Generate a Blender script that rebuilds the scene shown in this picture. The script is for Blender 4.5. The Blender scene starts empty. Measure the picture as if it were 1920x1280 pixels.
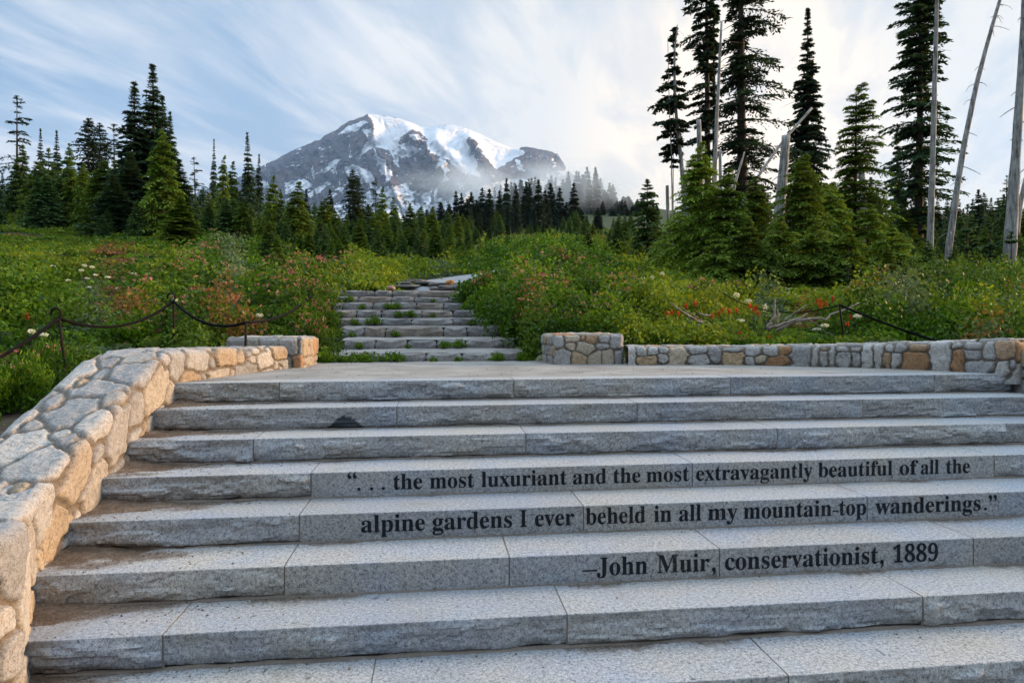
import bpy, math, random
import numpy as np
from mathutils import Vector, Matrix

# ------------------------------------------------------------------ camera, world, sun
SC = bpy.context.scene
COL = SC.collection
F_PX, YAW, PIT, ROLL = 1275.0, 0.11239, -0.01975, -0.0027
CZ = 0.389                                   # eye height above the upper landing (landing is z = 0)
fw = Vector((math.sin(YAW)*math.cos(PIT), math.cos(YAW)*math.cos(PIT), math.sin(PIT)))
rt = Vector((math.cos(YAW), -math.sin(YAW), 0))
up = rt.cross(fw)
rt2 = rt*math.cos(ROLL) + up*math.sin(ROLL)
up2 = up*math.cos(ROLL) - rt*math.sin(ROLL)
cam_d = bpy.data.cameras.new('camera'); cam = bpy.data.objects.new('camera', cam_d); COL.objects.link(cam)
cam_d.sensor_width = 36.0; cam_d.lens = 36.0*F_PX/1920.0
cam_d.clip_start = 0.05; cam_d.clip_end = 40000
M = Matrix.Identity(4)
for i, v in enumerate((rt2, up2, -fw)):
    for k in range(3): M[k][i] = v[k]
M[2][3] = CZ
cam.matrix_world = M
SC.camera = cam
SC.view_settings.view_transform = 'Standard'; SC.view_settings.look = 'None'
SC.view_settings.exposure = 0.85; SC.view_settings.gamma = 1.0
SC.cycles.use_denoising = True
SC.cycles.max_bounces = 6; SC.cycles.diffuse_bounces = 3; SC.cycles.transparent_max_bounces = 8
SC.cycles.volume_bounces = 3
SC.cycles.sample_clamp_indirect = 6

SUN_AZ, SUN_EL = math.radians(82), math.radians(13)
sdir = Vector((math.sin(SUN_AZ)*math.cos(SUN_EL), math.cos(SUN_AZ)*math.cos(SUN_EL), math.sin(SUN_EL)))
sun_d = bpy.data.lights.new('sun', 'SUN'); sun = bpy.data.objects.new('sun', sun_d); COL.objects.link(sun)
sun_d.energy = 4.6; sun_d.angle = math.radians(11); sun_d.color = (1.0, 0.63, 0.32)
sun.rotation_euler = (-sdir).to_track_quat('-Z', 'Y').to_euler()

class NT:                                     # tiny node helper
    def __init__(s, tree): s.t = tree; s.n = tree.nodes; s.l = tree.links
    def add(s, typ, ins=None, **kw):
        nd = s.n.new(typ)
        for k, v in kw.items(): setattr(nd, k, v)
        for k, v in (ins or {}).items():
            if isinstance(v, tuple) and len(v) == 2 and hasattr(v[0], 'outputs'): s.l.new(v[0].outputs[v[1]], nd.inputs[k])
            elif hasattr(v, 'outputs'): s.l.new(v.outputs[0], nd.inputs[k])
            else: nd.inputs[k].default_value = v
        return nd
    def math(s, op, a, b=0.0, c=None, clamp=False):
        ins = {0: a, 1: b}
        if c is not None: ins[2] = c
        return s.add('ShaderNodeMath', ins, operation=op, use_clamp=clamp)
    def vmath(s, op, a, b=None):
        ins = {0: a}
        if b is not None: ins[1] = b
        return s.add('ShaderNodeVectorMath', ins, operation=op)
    def mix(s, f, a, b, blend='MIX'):
        nd = s.n.new('ShaderNodeMix'); nd.data_type = 'RGBA'; nd.blend_type = blend
        for k, v in ((0, f), (6, a), (7, b)):
            if isinstance(v, tuple) and len(v) == 2 and hasattr(v[0], 'outputs'): s.l.new(v[0].outputs[v[1]], nd.inputs[k])
            elif hasattr(v, 'outputs'): s.l.new(v.outputs[2] if v.bl_idname == 'ShaderNodeMix' else v.outputs[0], nd.inputs[k])
            else: nd.inputs[k].default_value = v
        return nd
    def ramp(s, f, stops):
        nd = s.n.new('ShaderNodeValToRGB'); e = nd.color_ramp.elements
        while len(e) < len(stops): e.new(0.5)
        for el, (p, c) in zip(e, stops):
            el.position = p; el.color = c if len(c) == 4 else (*c, 1)
        s.l.new(f.outputs[0] if hasattr(f, 'outputs') else f[0].outputs[f[1]], nd.inputs[0])
        return nd
    def remap(s, v, a, b, c=0.0, d=1.0):
        return s.add('ShaderNodeMapRange', {0: v, 1: a, 2: b, 3: c, 4: d}, clamp=True, interpolation_type='SMOOTHSTEP')

def noise_in(nt, vec, scale, detail=4, rough=0.55, dist=0.0):
    return nt.add('ShaderNodeTexNoise', {'Vector': vec, 'Scale': scale, 'Detail': detail, 'Roughness': rough, 'Distortion': dist})

W = bpy.data.worlds.new('World'); SC.world = W; W.use_nodes = True
nt = NT(W.node_tree)
bg = W.node_tree.nodes['Background']; bg.inputs['Strength'].default_value = 0.1
sky = nt.add('ShaderNodeTexSky', sky_type='NISHITA'); sky.sun_disc = False
sky.sun_elevation = SUN_EL; sky.sun_rotation = SUN_AZ; sky.altitude = 1600; sky.air_density = 1.0; sky.dust_density = 0.6; sky.ozone_density = 1.5
tc = nt.add('ShaderNodeTexCoord')
sep = nt.add('ShaderNodeSeparateXYZ', {0: (tc, "Generated")})
zc = nt.math('MAXIMUM', (sep, 2), 0.0)
zz = nt.math('ADD', zc, 0.10)
cx = nt.math('DIVIDE', (sep, 0), zz); cy = nt.math('DIVIDE', (sep, 1), zz)
CA = math.radians(25)                                  # the cirrus runs along this bearing
al = nt.math('ADD', nt.math('MULTIPLY', cx, math.sin(CA)), nt.math('MULTIPLY', cy, math.cos(CA)))
ac = nt.math('SUBTRACT', nt.math('MULTIPLY', cx, math.cos(CA)), nt.math('MULTIPLY', cy, math.sin(CA)))
pv = nt.add('ShaderNodeCombineXYZ', {0: nt.math('MULTIPLY', ac, 1.0), 1: nt.math('MULTIPLY', al, 0.20), 2: 0.0})
n1 = noise_in(nt, pv, 1.7, 7, 0.60, 0.4)
pv2 = nt.add('ShaderNodeCombineXYZ', {0: nt.math('MULTIPLY', ac, 1.0), 1: nt.math('MULTIPLY', al, 0.34), 2: 3.7})
n2 = noise_in(nt, pv2, 4.6, 6, 0.57, 0.35)
n3 = noise_in(nt, (tc, 'Generated'), 2.6, 4, 0.5, 0.3)
sd = nt.vmath('DOT_PRODUCT', (tc, 'Generated'), tuple(Vector((math.sin(math.radians(24)), math.cos(math.radians(24)), math.tan(math.radians(14)))).normalized()))
near = nt.remap((sd, 'Value'), 0.78, 0.995)            # thin bright cloud round the low sun
st = nt.math('ADD', nt.math('MULTIPLY', n1, 0.45), nt.math('MULTIPLY', n2, 0.55))
st = nt.remap(st, 0.40, 0.66)
low = nt.remap((sep, 2), 0.30, 0.05)
cov = nt.math('ADD', nt.math('MULTIPLY', st, 0.80), nt.math('MULTIPLY', near, 0.62))
cov = nt.math('ADD', cov, nt.math('MULTIPLY', nt.remap(n3, 0.42, 0.66), 0.15))
cov = nt.math('ADD', cov, nt.math('MULTIPLY', low, 0.30), clamp=True)
tone = nt.ramp(noise_in(nt, (tc, 'Generated'), 3.3, 5, 0.55, 0.4), [(0.35, (6.3, 6.7, 7.2)), (0.62, (7.7, 7.9, 8.2))])
cloud = nt.mix(near, tone, (8.0, 7.8, 7.4, 1))
glow = nt.remap((sd, 'Value'), 0.965, 1.0)
cloud = nt.mix(nt.math('MULTIPLY', glow, 0.8), cloud, (12.0, 10.0, 7.6, 1))
skyt = nt.mix(0.80, sky, (2.7, 4.35, 6.4, 1))
out = nt.mix(cov, skyt, cloud)
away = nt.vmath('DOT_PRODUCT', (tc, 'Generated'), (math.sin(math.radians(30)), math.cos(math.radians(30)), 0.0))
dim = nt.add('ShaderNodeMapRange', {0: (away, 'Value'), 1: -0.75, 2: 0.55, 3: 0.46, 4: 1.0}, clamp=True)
over = nt.add('ShaderNodeMapRange', {0: (sep, 2), 1: 0.44, 2: 0.80, 3: 0.66, 4: 2.9}, clamp=True)     # unseen sky overhead boosted to add light on the ground
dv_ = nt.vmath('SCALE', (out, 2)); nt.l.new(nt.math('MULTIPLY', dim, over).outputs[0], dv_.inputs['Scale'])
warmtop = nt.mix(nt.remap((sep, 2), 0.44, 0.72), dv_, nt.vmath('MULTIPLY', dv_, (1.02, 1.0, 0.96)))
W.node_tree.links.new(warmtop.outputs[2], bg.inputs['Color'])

# ------------------------------------------------------------------ geometry helpers
rng = np.random.default_rng(7)
random.seed(7)
CAM = np.array((0, 0, CZ))
RT, UP, FWD = np.array(rt2), np.array(up2), np.array(fw)
def ray(px, py):
    d = FWD*F_PX + RT*(px-960) - UP*(py-640)
    return d/F_PX
def P(px, py, Y):                             # the point at distance Y (world y) seen at that photo position
    d = ray(px, py); return CAM + d*(Y/d[1])
def PZ(px, py, z):
    d = ray(px, py); return CAM + d*((z-CZ)/d[2])
def tan_of(px):
    d = ray(px, 616); return d[0]/d[1]
def project(p):
    q = np.asarray(p)-CAM
    d = q@FWD
    return 960+F_PX*(q@RT)/d, 640-F_PX*(q@UP)/d

def _hash(ix, iy, iz, seed):
    with np.errstate(over='ignore'):
        h = (ix.astype(np.uint32)*np.uint32(374761393) + iy.astype(np.uint32)*np.uint32(668265263)
             + iz.astype(np.uint32)*np.uint32(2246822519) + np.uint32((seed*3266489917) & 0xffffffff))
        h = (h ^ (h >> np.uint32(13)))*np.uint32(1274126177)
        h = (h ^ (h >> np.uint32(16)))*np.uint32(2654435769)
        h ^= h >> np.uint32(15)
    return h.astype(np.float64)/4294967295.0
def vnoise(p, seed=0):
    p = np.asarray(p, float)
    if p.shape[-1] == 2: p = np.concatenate([p, np.zeros(p.shape[:-1]+(1,))], -1)
    i = np.floor(p).astype(np.int64); f = p-i; f = f*f*(3-2*f)
    r = 0
    for dx in (0, 1):
        wx = f[..., 0] if dx else 1-f[..., 0]
        for dy in (0, 1):
            wy = f[..., 1] if dy else 1-f[..., 1]
            for dz in (0, 1):
                wz = f[..., 2] if dz else 1-f[..., 2]
                r = r + wx*wy*wz*_hash(i[..., 0]+dx, i[..., 1]+dy, i[..., 2]+dz, seed)
    return r
def fbm(p, seed=0, oct=4, gain=0.5):
    p = np.asarray(p, float); a = 1.0; s = 0; t = 0
    for o in range(oct):
        s = s + a*vnoise(p*(2.03**o)+o*17.3, seed+o); t += a; a *= gain
    return s/t
def sstep(a, b, x):
    t = np.clip((x-a)/(b-a), 0, 1); return t*t*(3-2*t)

def tag(o, label=None, cat=None, group=None, kind=None):
    for k, v in (('label', label), ('category', cat), ('group', group), ('kind', kind)):
        if v: o[k] = v
    return o
def link(o, parent=None):
    COL.objects.link(o)
    if parent is not None: o.parent = parent
    return o
def empty(name, loc=(0, 0, 0), rz=0.0):
    o = bpy.data.objects.new(name, None); o.location = loc; o.rotation_euler = (0, 0, rz); o.empty_display_size = 0.1
    return link(o)
def mesh_np(name, V, Fs, mat=None, parent=None, fattr=None, vattr=None, smooth=False, add=True, mats=None, midx=None):
    """V (n,3); Fs = list of int arrays (m,k): faces with k corners"""
    me = bpy.data.meshes.new(name)
    V = np.ascontiguousarray(V, dtype=np.float32)
    if isinstance(Fs, np.ndarray): Fs = [Fs]
    Fs = [f for f in Fs if len(f)]
    nl = sum(f.size for f in Fs); nf = sum(len(f) for f in Fs)
    me.vertices.add(len(V)); me.vertices.foreach_set('co', V.ravel())
    me.loops.add(nl); me.loops.foreach_set('vertex_index', np.concatenate([f.ravel() for f in Fs]).astype(np.int32))
    tot = np.concatenate([np.full(len(f), f.shape[1]) for f in Fs]).astype(np.int32)
    me.polygons.add(nf); me.polygons.foreach_set('loop_start', np.concatenate([[0], np.cumsum(tot)[:-1]]).astype(np.int32))
    if midx is not None: me.polygons.foreach_set('material_index', np.asarray(midx, np.int32))
    for dom, dic in (('FACE', fattr or {}), ('POINT', vattr or {})):
        for k, a in dic.items():
            a = np.asarray(a, np.float32)
            if a.ndim == 1:
                at = me.attributes.new(k, 'FLOAT', dom); at.data.foreach_set('value', a)
            else:
                if a.shape[1] == 3: a = np.concatenate([a, np.ones((len(a), 1), np.float32)], 1)
                at = me.attributes.new(k, 'FLOAT_COLOR', dom); at.data.foreach_set('color', np.ascontiguousarray(a).ravel())
    me.polygons.foreach_set('use_smooth', np.full(nf, smooth))
    me.update(calc_edges=True); me.validate(verbose=False)
    for m in (mats or ([mat] if mat else [])): me.materials.append(m)
    if not add: return me
    return link(bpy.data.objects.new(name, me), parent)
def grid_faces(nu, nv, off=0, wrap=False):
    i = np.arange(nu-(0 if wrap else 1))[:, None]; j = np.arange(nv-1)[None, :]
    a = i*nv+j; b = ((i+1) % nu)*nv+j
    return np.stack([a, b, b+1, a+1], -1).reshape(-1, 4)+off
class Acc:                                    # joins several pieces into one mesh
    def __init__(s): s.V = []; s.F = {}; s.n = 0; s.A = {}
    def add(s, V, F, **att):
        V = np.asarray(V, float).reshape(-1, 3)
        for f in (F if isinstance(F, list) else [F]):
            f = np.asarray(f); s.F.setdefault(f.shape[1], []).append(f+s.n)
        s.V.append(V); s.n += len(V)
        for k, a in att.items():
            a = np.asarray(a, float)
            s.A.setdefault(k, []).append(np.broadcast_to(a, (len(V),)+a.shape[-1:] if a.ndim and a.shape[-1] == 3 else (len(V),)))
    def build(s, name, mat, parent=None, smooth=False, add=True):
        return mesh_np(name, np.concatenate(s.V), [np.concatenate(f) for f in s.F.values()], mat, parent,
                       vattr={k: np.concatenate(v) for k, v in s.A.items()}, smooth=smooth, add=add)
def tube(pts, rad, n=8, cap=True, rough=0.0, seed=0):
    pts = np.asarray(pts, float); m = len(pts); rad = np.broadcast_to(np.asarray(rad, float), (m,))
    t = np.gradient(pts, axis=0); t /= np.linalg.norm(t, axis=1)[:, None]+1e-9
    ref = np.where(np.abs(t[:, 2:3]) > 0.9, np.array([[1., 0, 0]]), np.array([[0, 0, 1.]]))
    a = np.cross(t, ref); a /= np.linalg.norm(a, axis=1)[:, None]+1e-9; b = np.cross(t, a)
    for i in range(1, m):
        if a[i]@a[i-1] < 0: a[i] *= -1; b[i] *= -1
    th = np.arange(n)*2*math.pi/n
    rr = rad[:, None]*np.ones(n)
    if rough:
        q = np.stack([np.broadcast_to(np.cos(th), (m, n)), np.broadcast_to(np.sin(th), (m, n)), np.broadcast_to((np.arange(m)*0.8)[:, None], (m, n))], -1)
        rr = rr*(1+rough*(vnoise(q*1.6, seed)-0.5)*2)
    V = pts[:, None]+rr[..., None]*(a[:, None]*np.cos(th)[None, :, None]+b[:, None]*np.sin(th)[None, :, None])
    i = np.arange(m-1)[:, None]; j = np.arange(n)[None]
    F = np.stack([i*n+j, i*n+(j+1) % n, (i+1)*n+(j+1) % n, (i+1)*n+j], -1).reshape(-1, 4)
    V = V.reshape(-1, 3)
    if cap:
        V = np.concatenate([V, pts[:1], pts[-1:]]); c0, c1 = m*n, m*n+1; jj = np.arange(n)
        T = np.concatenate([np.stack([np.full(n, c0), (jj+1) % n, jj], -1), np.stack([np.full(n, c1), (m-1)*n+jj, (m-1)*n+(jj+1) % n], -1)])
        return V, [F, T]
    return V, [F]
def in_poly(x, y, poly):
    x = np.asarray(x); y = np.asarray(y); r = np.zeros(x.shape, bool); n = len(poly)
    for i in range(n):
        x0, y0 = poly[i]; x1, y1 = poly[(i+1) % n]
        c = ((y0 > y) != (y1 > y))
        with np.errstate(divide='ignore', invalid='ignore'):
            r ^= c & (x < (x1-x0)*(y-y0)/((y1-y0) if y1 != y0 else 1e-9)+x0)
    return r

# ------------------------------------------------------------------ materials
def new_mat(name, rough=0.8, spec=0.3):
    m = bpy.data.materials.new(name); m.use_nodes = True
    t = NT(m.node_tree); b = m.node_tree.nodes['Principled BSDF']
    b.inputs['Roughness'].default_value = rough; b.inputs['Specular IOR Level'].default_value = spec
    return m, t, b
def setc(t, b, node):
    t.l.new(node.outputs[2] if node.bl_idname == 'ShaderNodeMix' else node.outputs[0], b.inputs['Base Color'])
def bump(t, b, h, strength=0.5, dist=0.01):
    bn = t.add('ShaderNodeBump', {'Strength': strength, 'Distance': dist, 'Height': h}); t.l.new(bn.outputs[0], b.inputs['Normal'])
def attr(t, name): return t.add('ShaderNodeAttribute', attribute_name=name)

def mat_granite():
    m, t, b = new_mat('granite', 0.75, 0.25)
    pos = t.add('ShaderNodeNewGeometry')
    v = (pos, 'Position')
    sp = noise_in(t, v, 170, 2, 0.6)
    sp2 = t.add('ShaderNodeTexVoronoi', {'Vector': v, 'Scale': 95})
    sp3 = noise_in(t, v, 60, 2, 0.5)
    big = noise_in(t, v, 2.2, 4, 0.55)
    s = t.math('ADD', t.math('MULTIPLY', sp, 0.6), t.math('MULTIPLY', sp3, 0.4))
    c = t.ramp(s, [(0.35, (0.09, 0.093, 0.098)), (0.44, (0.235, 0.239, 0.244)), (0.52, (0.32, 0.322, 0.323)), (0.65, (0.45, 0.45, 0.442))])
    dk = t.remap((sp2, 'Distance'), 0.22, 0.10)
    cellr = t.add('ShaderNodeSeparateColor', {0: (sp2, 'Color')})
    dk = t.math('MULTIPLY', dk, t.remap((cellr, 0), 0.80, 0.88))
    c = t.mix(dk, c, (0.05, 0.055, 0.06, 1))
    tint = t.ramp(big, [(0.32, (0.90, 0.96, 1.06)), (0.5, (1, 1, 1)), (0.70, (1.05, 1.0, 0.90))])
    c = t.mix(1.0, c, tint, 'MULTIPLY')
    oi = t.add('ShaderNodeObjectInfo'); ot = t.ramp((oi, 'Random'), [(0.0, (0.86, 0.88, 0.91)), (0.5, (1, 1, 1)), (1.0, (1.08, 1.06, 1.02))])
    c = t.mix(1.0, c, ot, 'MULTIPLY')
    stn = t.remap(noise_in(t, v, 1.3, 6, 0.68, 0.6), 0.52, 0.72); c = t.mix(t.math('MULTIPLY', stn, 0.45), c, (0.17, 0.155, 0.135, 1))
    xe = attr(t, 'xeno')
    c = t.mix((xe, 'Fac'), c, (0.042, 0.048, 0.055, 1))
    d = attr(t, 'dirt')
    dn = noise_in(t, v, 22, 5, 0.65)
    dd = t.remap(t.math('ADD', (d, 'Fac'), t.math('MULTIPLY', t.math('SUBTRACT', dn, 0.5), 0.9)), 0.30, 0.72)
    soil = t.ramp(noise_in(t, v, 90, 3, 0.6), [(0.38, (0.05, 0.036, 0.025)), (0.62, (0.19, 0.145, 0.11))])
    c = t.mix(t.math('MULTIPLY', dd, 0.93), c, soil)
    setc(t, b, c)
    bump(t, b, t.math('ADD', s, t.math('MULTIPLY', noise_in(t, v, 35, 4, 0.6), 1.2)), 0.35, 0.006)
    return m
def mat_stone():
    m, t, b = new_mat('field_stone', 0.85, 0.2)
    pos = t.add('ShaderNodeNewGeometry'); v = (pos, 'Position')
    c = attr(t, 'col')
    s = t.math('ADD', t.math('MULTIPLY', noise_in(t, v, 130, 2, 0.6), 0.55), t.math('MULTIPLY', noise_in(t, v, 40, 3, 0.6), 0.45))
    k = t.ramp(s, [(0.34, (0.45, 0.44, 0.43)), (0.5, (1, 1, 1)), (0.66, (1.32, 1.31, 1.28))])
    cc = t.mix(1.0, (c, 'Color'), k, 'MULTIPLY')
    lich = t.remap(noise_in(t, v, 9, 6, 0.7), 0.60, 0.70)
    cc = t.mix(t.math('MULTIPLY', lich, 0.35), cc, (0.36, 0.22, 0.11, 1))
    setc(t, b, cc)
    bump(t, b, t.math('ADD', s, t.math('MULTIPLY', noise_in(t, v, 25, 4, 0.6), 1.5)), 0.55, 0.008)
    return m
def mat_noise(name, stops, scale=8, fine=70, rough=0.9, spec=0.15, bumps=0.3, bdist=0.01, detail=5):
    m, t, b = new_mat(name, rough, spec)
    pos = t.add('ShaderNodeNewGeometry'); v = (pos, 'Position')
    s = t.math('ADD', t.math('MULTIPLY', noise_in(t, v, scale, detail, 0.6), 0.6), t.math('MULTIPLY', noise_in(t, v, fine, 3, 0.6), 0.4))
    setc(t, b, t.ramp(s, stops))
    if bumps: bump(t, b, s, bumps, bdist)
    return m
def mat_leaf(name, transl=0.30, rough=0.55, rnd=0.35, gain=1.0):
    m = bpy.data.materials.new(name); m.use_nodes = True; t = NT(m.node_tree)
    b = m.node_tree.nodes['Principled BSDF']; b.inputs['Roughness'].default_value = rough; b.inputs['Specular IOR Level'].default_value = 0.07
    c = attr(t, 'col'); oi = t.add('ShaderNodeObjectInfo')
    k = t.add('ShaderNodeMapRange', {0: (oi, 'Random'), 1: 0.0, 2: 1.0, 3: (1-rnd)*gain, 4: (1+rnd)*gain})
    cc = t.vmath('SCALE', (c, 'Color')); t.l.new(k.outputs[0], cc.inputs['Scale'])
    t.l.new(cc.outputs[0], b.inputs['Base Color'])
    tr = t.add('ShaderNodeBsdfTranslucent'); 
    c2 = t.mix(1.0, cc, (1.25, 1.15, 0.55, 1), 'MULTIPLY'); t.l.new(c2.outputs[2], tr.inputs[0])
    mx = t.add('ShaderNodeMixShader', {0: transl, 1: b, 2: tr})
    t.l.new(mx.outputs[0], m.node_tree.nodes['Material Output'].inputs[0])
    return m
def mat_wood(name, stops, zs=0.12, scale=30):
    m, t, b = new_mat(name, 0.85, 0.2)
    tcn = t.add('ShaderNodeTexCoord')
    mp = t.add('ShaderNodeMapping', {0: (tcn, 'Object'), 'Scale': (1, 1, zs)})
    s = t.math('ADD', t.math('MULTIPLY', noise_in(t, mp, scale, 5, 0.65, 0.3), 0.65), t.math('MULTIPLY', noise_in(t, (tcn, 'Object'), 3, 4, 0.6), 0.35))
    setc(t, b, t.ramp(s, stops)); bump(t, b, s, 0.6, 0.02)
    return m
def mat_plain(name, col, rough=0.6, spec=0.3, metal=0.0):
    m, t, b = new_mat(name, rough, spec); b.inputs['Metallic'].default_value = metal
    pos = t.add('ShaderNodeNewGeometry')
    n = noise_in(t, (pos, 'Position'), 60, 3, 0.6)
    setc(t, b, t.ramp(n, [(0.3, tuple(x*0.65 for x in col)), (0.7, tuple(x*1.25 for x in col))]))
    return m
GRANITE = mat_granite(); STONE = mat_stone()
SOIL = mat_noise('soil', [(0.3, (0.050, 0.036, 0.025)), (0.52, (0.135, 0.098, 0.070)), (0.72, (0.27, 0.21, 0.16))], 6, 60, bumps=0.8, bdist=0.03)
MEADOW = mat_noise('meadow_ground', [(0.3, (0.012, 0.022, 0.006)), (0.55, (0.030, 0.050, 0.012)), (0.75, (0.055, 0.075, 0.02))], 1.2, 9, bumps=0.6, bdist=0.05)
PAVE = mat_noise('landing_paving', [(0.34, (0.15, 0.136, 0.118)), (0.5, (0.25, 0.233, 0.207)), (0.66, (0.335, 0.315, 0.287))], 2.2, 120, bumps=0.25, bdist=0.004)
ASPH = mat_noise('path_asphalt', [(0.3, (0.20, 0.20, 0.20)), (0.7, (0.34, 0.335, 0.33))], 2.0, 60)
MORTAR = mat_noise('mortar', [(0.3, (0.12, 0.10, 0.08)), (0.7, (0.24, 0.20, 0.17))], 10, 90)
RUSTIC = mat_noise('rustic_stone', [(0.28, (0.065, 0.058, 0.053)), (0.48, (0.175, 0.162, 0.15)), (0.72, (0.31, 0.295, 0.28))], 5, 45, bumps=0.7, bdist=0.02)
BLACKPAINT = mat_noise('black_letter_paint', [(0.40, (0.010, 0.012, 0.016)), (0.60, (0.018, 0.020, 0.025)), (0.72, (0.09, 0.09, 0.095))], 7, 60, rough=0.7, bumps=0)
IRON = mat_plain('rusty_iron', (0.018, 0.012, 0.009), 0.8, 0.15)
ROPE = mat_plain('dark_rope', (0.009, 0.008, 0.008), 0.95, 0.05)
DEAD = mat_wood('silver_deadwood', [(0.36, (0.06, 0.055, 0.05)), (0.46, (0.22, 0.21, 0.20)), (0.56, (0.36, 0.35, 0.335)), (0.70, (0.50, 0.49, 0.475))], 0.08, 16)
DRIFT = mat_wood('weathered_branch', [(0.32, (0.09, 0.065, 0.05)), (0.5, (0.26, 0.21, 0.17)), (0.7, (0.42, 0.36, 0.30))], 0.4, 20)
BARK = mat_wood('conifer_bark', [(0.30, (0.025, 0.021, 0.018)), (0.5, (0.07, 0.058, 0.05)), (0.72, (0.13, 0.115, 0.10))])
NEEDLE = mat_leaf('conifer_needles', 0.28, 0.6, 0.20, 1.25)
LEAF = mat_leaf('broad_leaves', 0.36, 0.5, 0.10, 1.12)
PETAL = mat_leaf('petals', 0.35, 0.7, 0.15)

# ------------------------------------------------------------------ terrain
CX = np.array([-500, 0, 200, 400, 600, 740, 880, 1030, 1200, 1400, 1600, 1800, 1920, 2500], float)
RY = np.array([3.0, 5, 6, 7, 8, 10, 13, 15, 20, 30, 45, 70, 110, 200, 400, 700], float)
TAB = np.array([   # photo row of the ground: one row of numbers per distance, one number per column above
 [1100,1060,1060,1000, 900, 900, 900, 900, 900, 950, 980,1040,1060,1060],
 [ 850, 845, 845, 800, 760, 740, 740, 740, 740, 760, 770, 800, 820, 830],
 [ 780, 775, 775, 735, 715, 712, 712, 712, 712, 715, 716, 716, 720, 730],
 [ 720, 718, 718, 705, 692, 690, 690, 685, 682, 684, 686, 684, 684, 690],
 [ 672, 672, 680, 680, 670, 682, 672, 664, 658, 655, 652, 652, 650, 655],
 [ 608, 612, 622, 630, 622, 628, 622, 620, 617, 618, 615, 612, 612, 610],
 [ 560, 562, 566, 572, 576, 578, 578, 572, 572, 585, 580, 577, 575, 570],
 [ 542, 545, 547, 552, 557, 556, 556, 548, 550, 568, 562, 557, 556, 550],
 [ 496, 502, 506, 515, 524, 522, 516, 508, 520, 540, 535, 527, 526, 520],
 [ 450, 455, 462, 475, 496, 502, 492, 486, 494, 507, 506, 494, 494, 485],
 [ 412, 417, 427, 443, 474, 484, 474, 471, 477, 487, 486, 474, 474, 465],
 [ 392, 397, 405, 425, 458, 467, 462, 458, 461, 470, 470, 455, 455, 445],
 [ 380, 387, 397, 415, 446, 456, 450, 446, 448, 455, 454, 438, 438, 425],
 [ 372, 380, 395, 412, 438, 446, 436, 428, 430, 436, 436, 416, 412, 400],
 [ 368, 378, 395, 414, 438, 444, 424, 394, 388, 420, 420, 400, 392, 380],
 [ 380, 395, 408, 424, 446, 450, 438, 424, 424, 436, 432, 412, 402, 392]], float)
CA_T = np.array([tan_of(x) for x in CX])
ZOV = np.zeros_like(TAB)
for j, x in enumerate(CX):
    for i, y in enumerate(RY):
        ZOV[i, j] = (P(x, TAB[i, j], y)[2]-CZ)/y
def gz_raw(X, Y):
    X = np.asarray(X, float); Y = np.asarray(Y, float)
    Yc = np.clip(Y, 3.0, 700); a = np.clip(X/np.maximum(Yc, 5.0), CA_T[0]+1e-6, CA_T[-1]-1e-6)
    ly = np.log(Yc); R = np.log(RY)
    i = np.clip(np.searchsorted(R, ly)-1, 0, len(R)-2); j = np.clip(np.searchsorted(CA_T, a)-1, 0, len(CX)-2)
    u = (ly-R[i])/(R[i+1]-R[i]); v = (a-CA_T[j])/(CA_T[j+1]-CA_T[j]); v = v*v*(3-2*v)
    e = ZOV[i, j]*(1-u)*(1-v)+ZOV[i+1, j]*u*(1-v)+ZOV[i, j+1]*(1-u)*v+ZOV[i+1, j+1]*u*v
    z = CZ+e*Yc
    return z
LANDING = [(-1.95, -3), (-1.95, 5.05), (-1.80, 5.8), (-1.55, 6.9), (-1.50, 7.15), (-1.40, 7.15), (-1.40, 8.25), (1.30, 8.25), (1.30, 7.5), (2.1, 7.42), (2.95, 7.3), (3.95, 6.95), (4.75, 6.35), (5.1, 5.5), (4.95, 5.0), (4.9, -3)]
STAIRX = lambda y: (-1.18-0.03*(y-8), 1.32-0.03*(y-8))
CXL = lambda Y: np.interp(Y, [8.1, 14.75], [-1.24, -2.07])
CXR = lambda Y: np.interp(Y, [8.1, 14.75], [1.07, 0.57])
def in_corridor(X, Y, m=0.0):
    return (Y > 7.6) & (Y < 15.6) & (X > -1.33-m+0.0*Y) & (X < 1.22+m-0.035*(Y-8))
PATHC = [(-0.25, 15.3), (-0.05, 16.6), (0.45, 18.2), (1.3, 19.6), (2.6, 20.6), (4.2, 21.2)]
def path_dist(X, Y):
    d = np.full(np.shape(X), 1e9)
    for (x0, y0), (x1, y1) in zip(PATHC[:-1], PATHC[1:]):
        t = np.clip(((X-x0)*(x1-x0)+(Y-y0)*(y1-y0))/((x1-x0)**2+(y1-y0)**2), 0, 1)
        d = np.minimum(d, np.hypot(X-x0-t*(x1-x0), Y-y0-t*(y1-y0)))
    return d
STEP_D = [8.10+0.95*i for i in range(8)]
STEP_PY = [662, 637, 613, 597, 581, 567, 556, 544]
STEP_T = [P(760, y, d)[2] for y, d in zip(STEP_PY, STEP_D)]
def gz(X, Y):
    X = np.asarray(X, float); Y = np.asarray(Y, float)
    z = gz_raw(X, Y)
    q = np.stack([X, Y], -1)
    amp = 0.10*np.clip(Y/8, 0.5, 6)*sstep(8, 14, Y)
    z = z+amp*(fbm(q*0.35/np.clip(Y/15, 1, 8)[..., None], 3, 3)-0.5)
    zs = np.interp(Y, [7.6, 8.1]+[d+0.6 for d in STEP_D], [-0.10, -0.10]+[t-0.14 for t in STEP_T])
    w = sstep(0.35, 0.0, np.maximum(np.maximum(CXL(Y)-X, X-CXR(Y)), 0))*((Y > 7.4) & (Y < 15.8))
    z = z*(1-w)+zs*w
    return z
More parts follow.
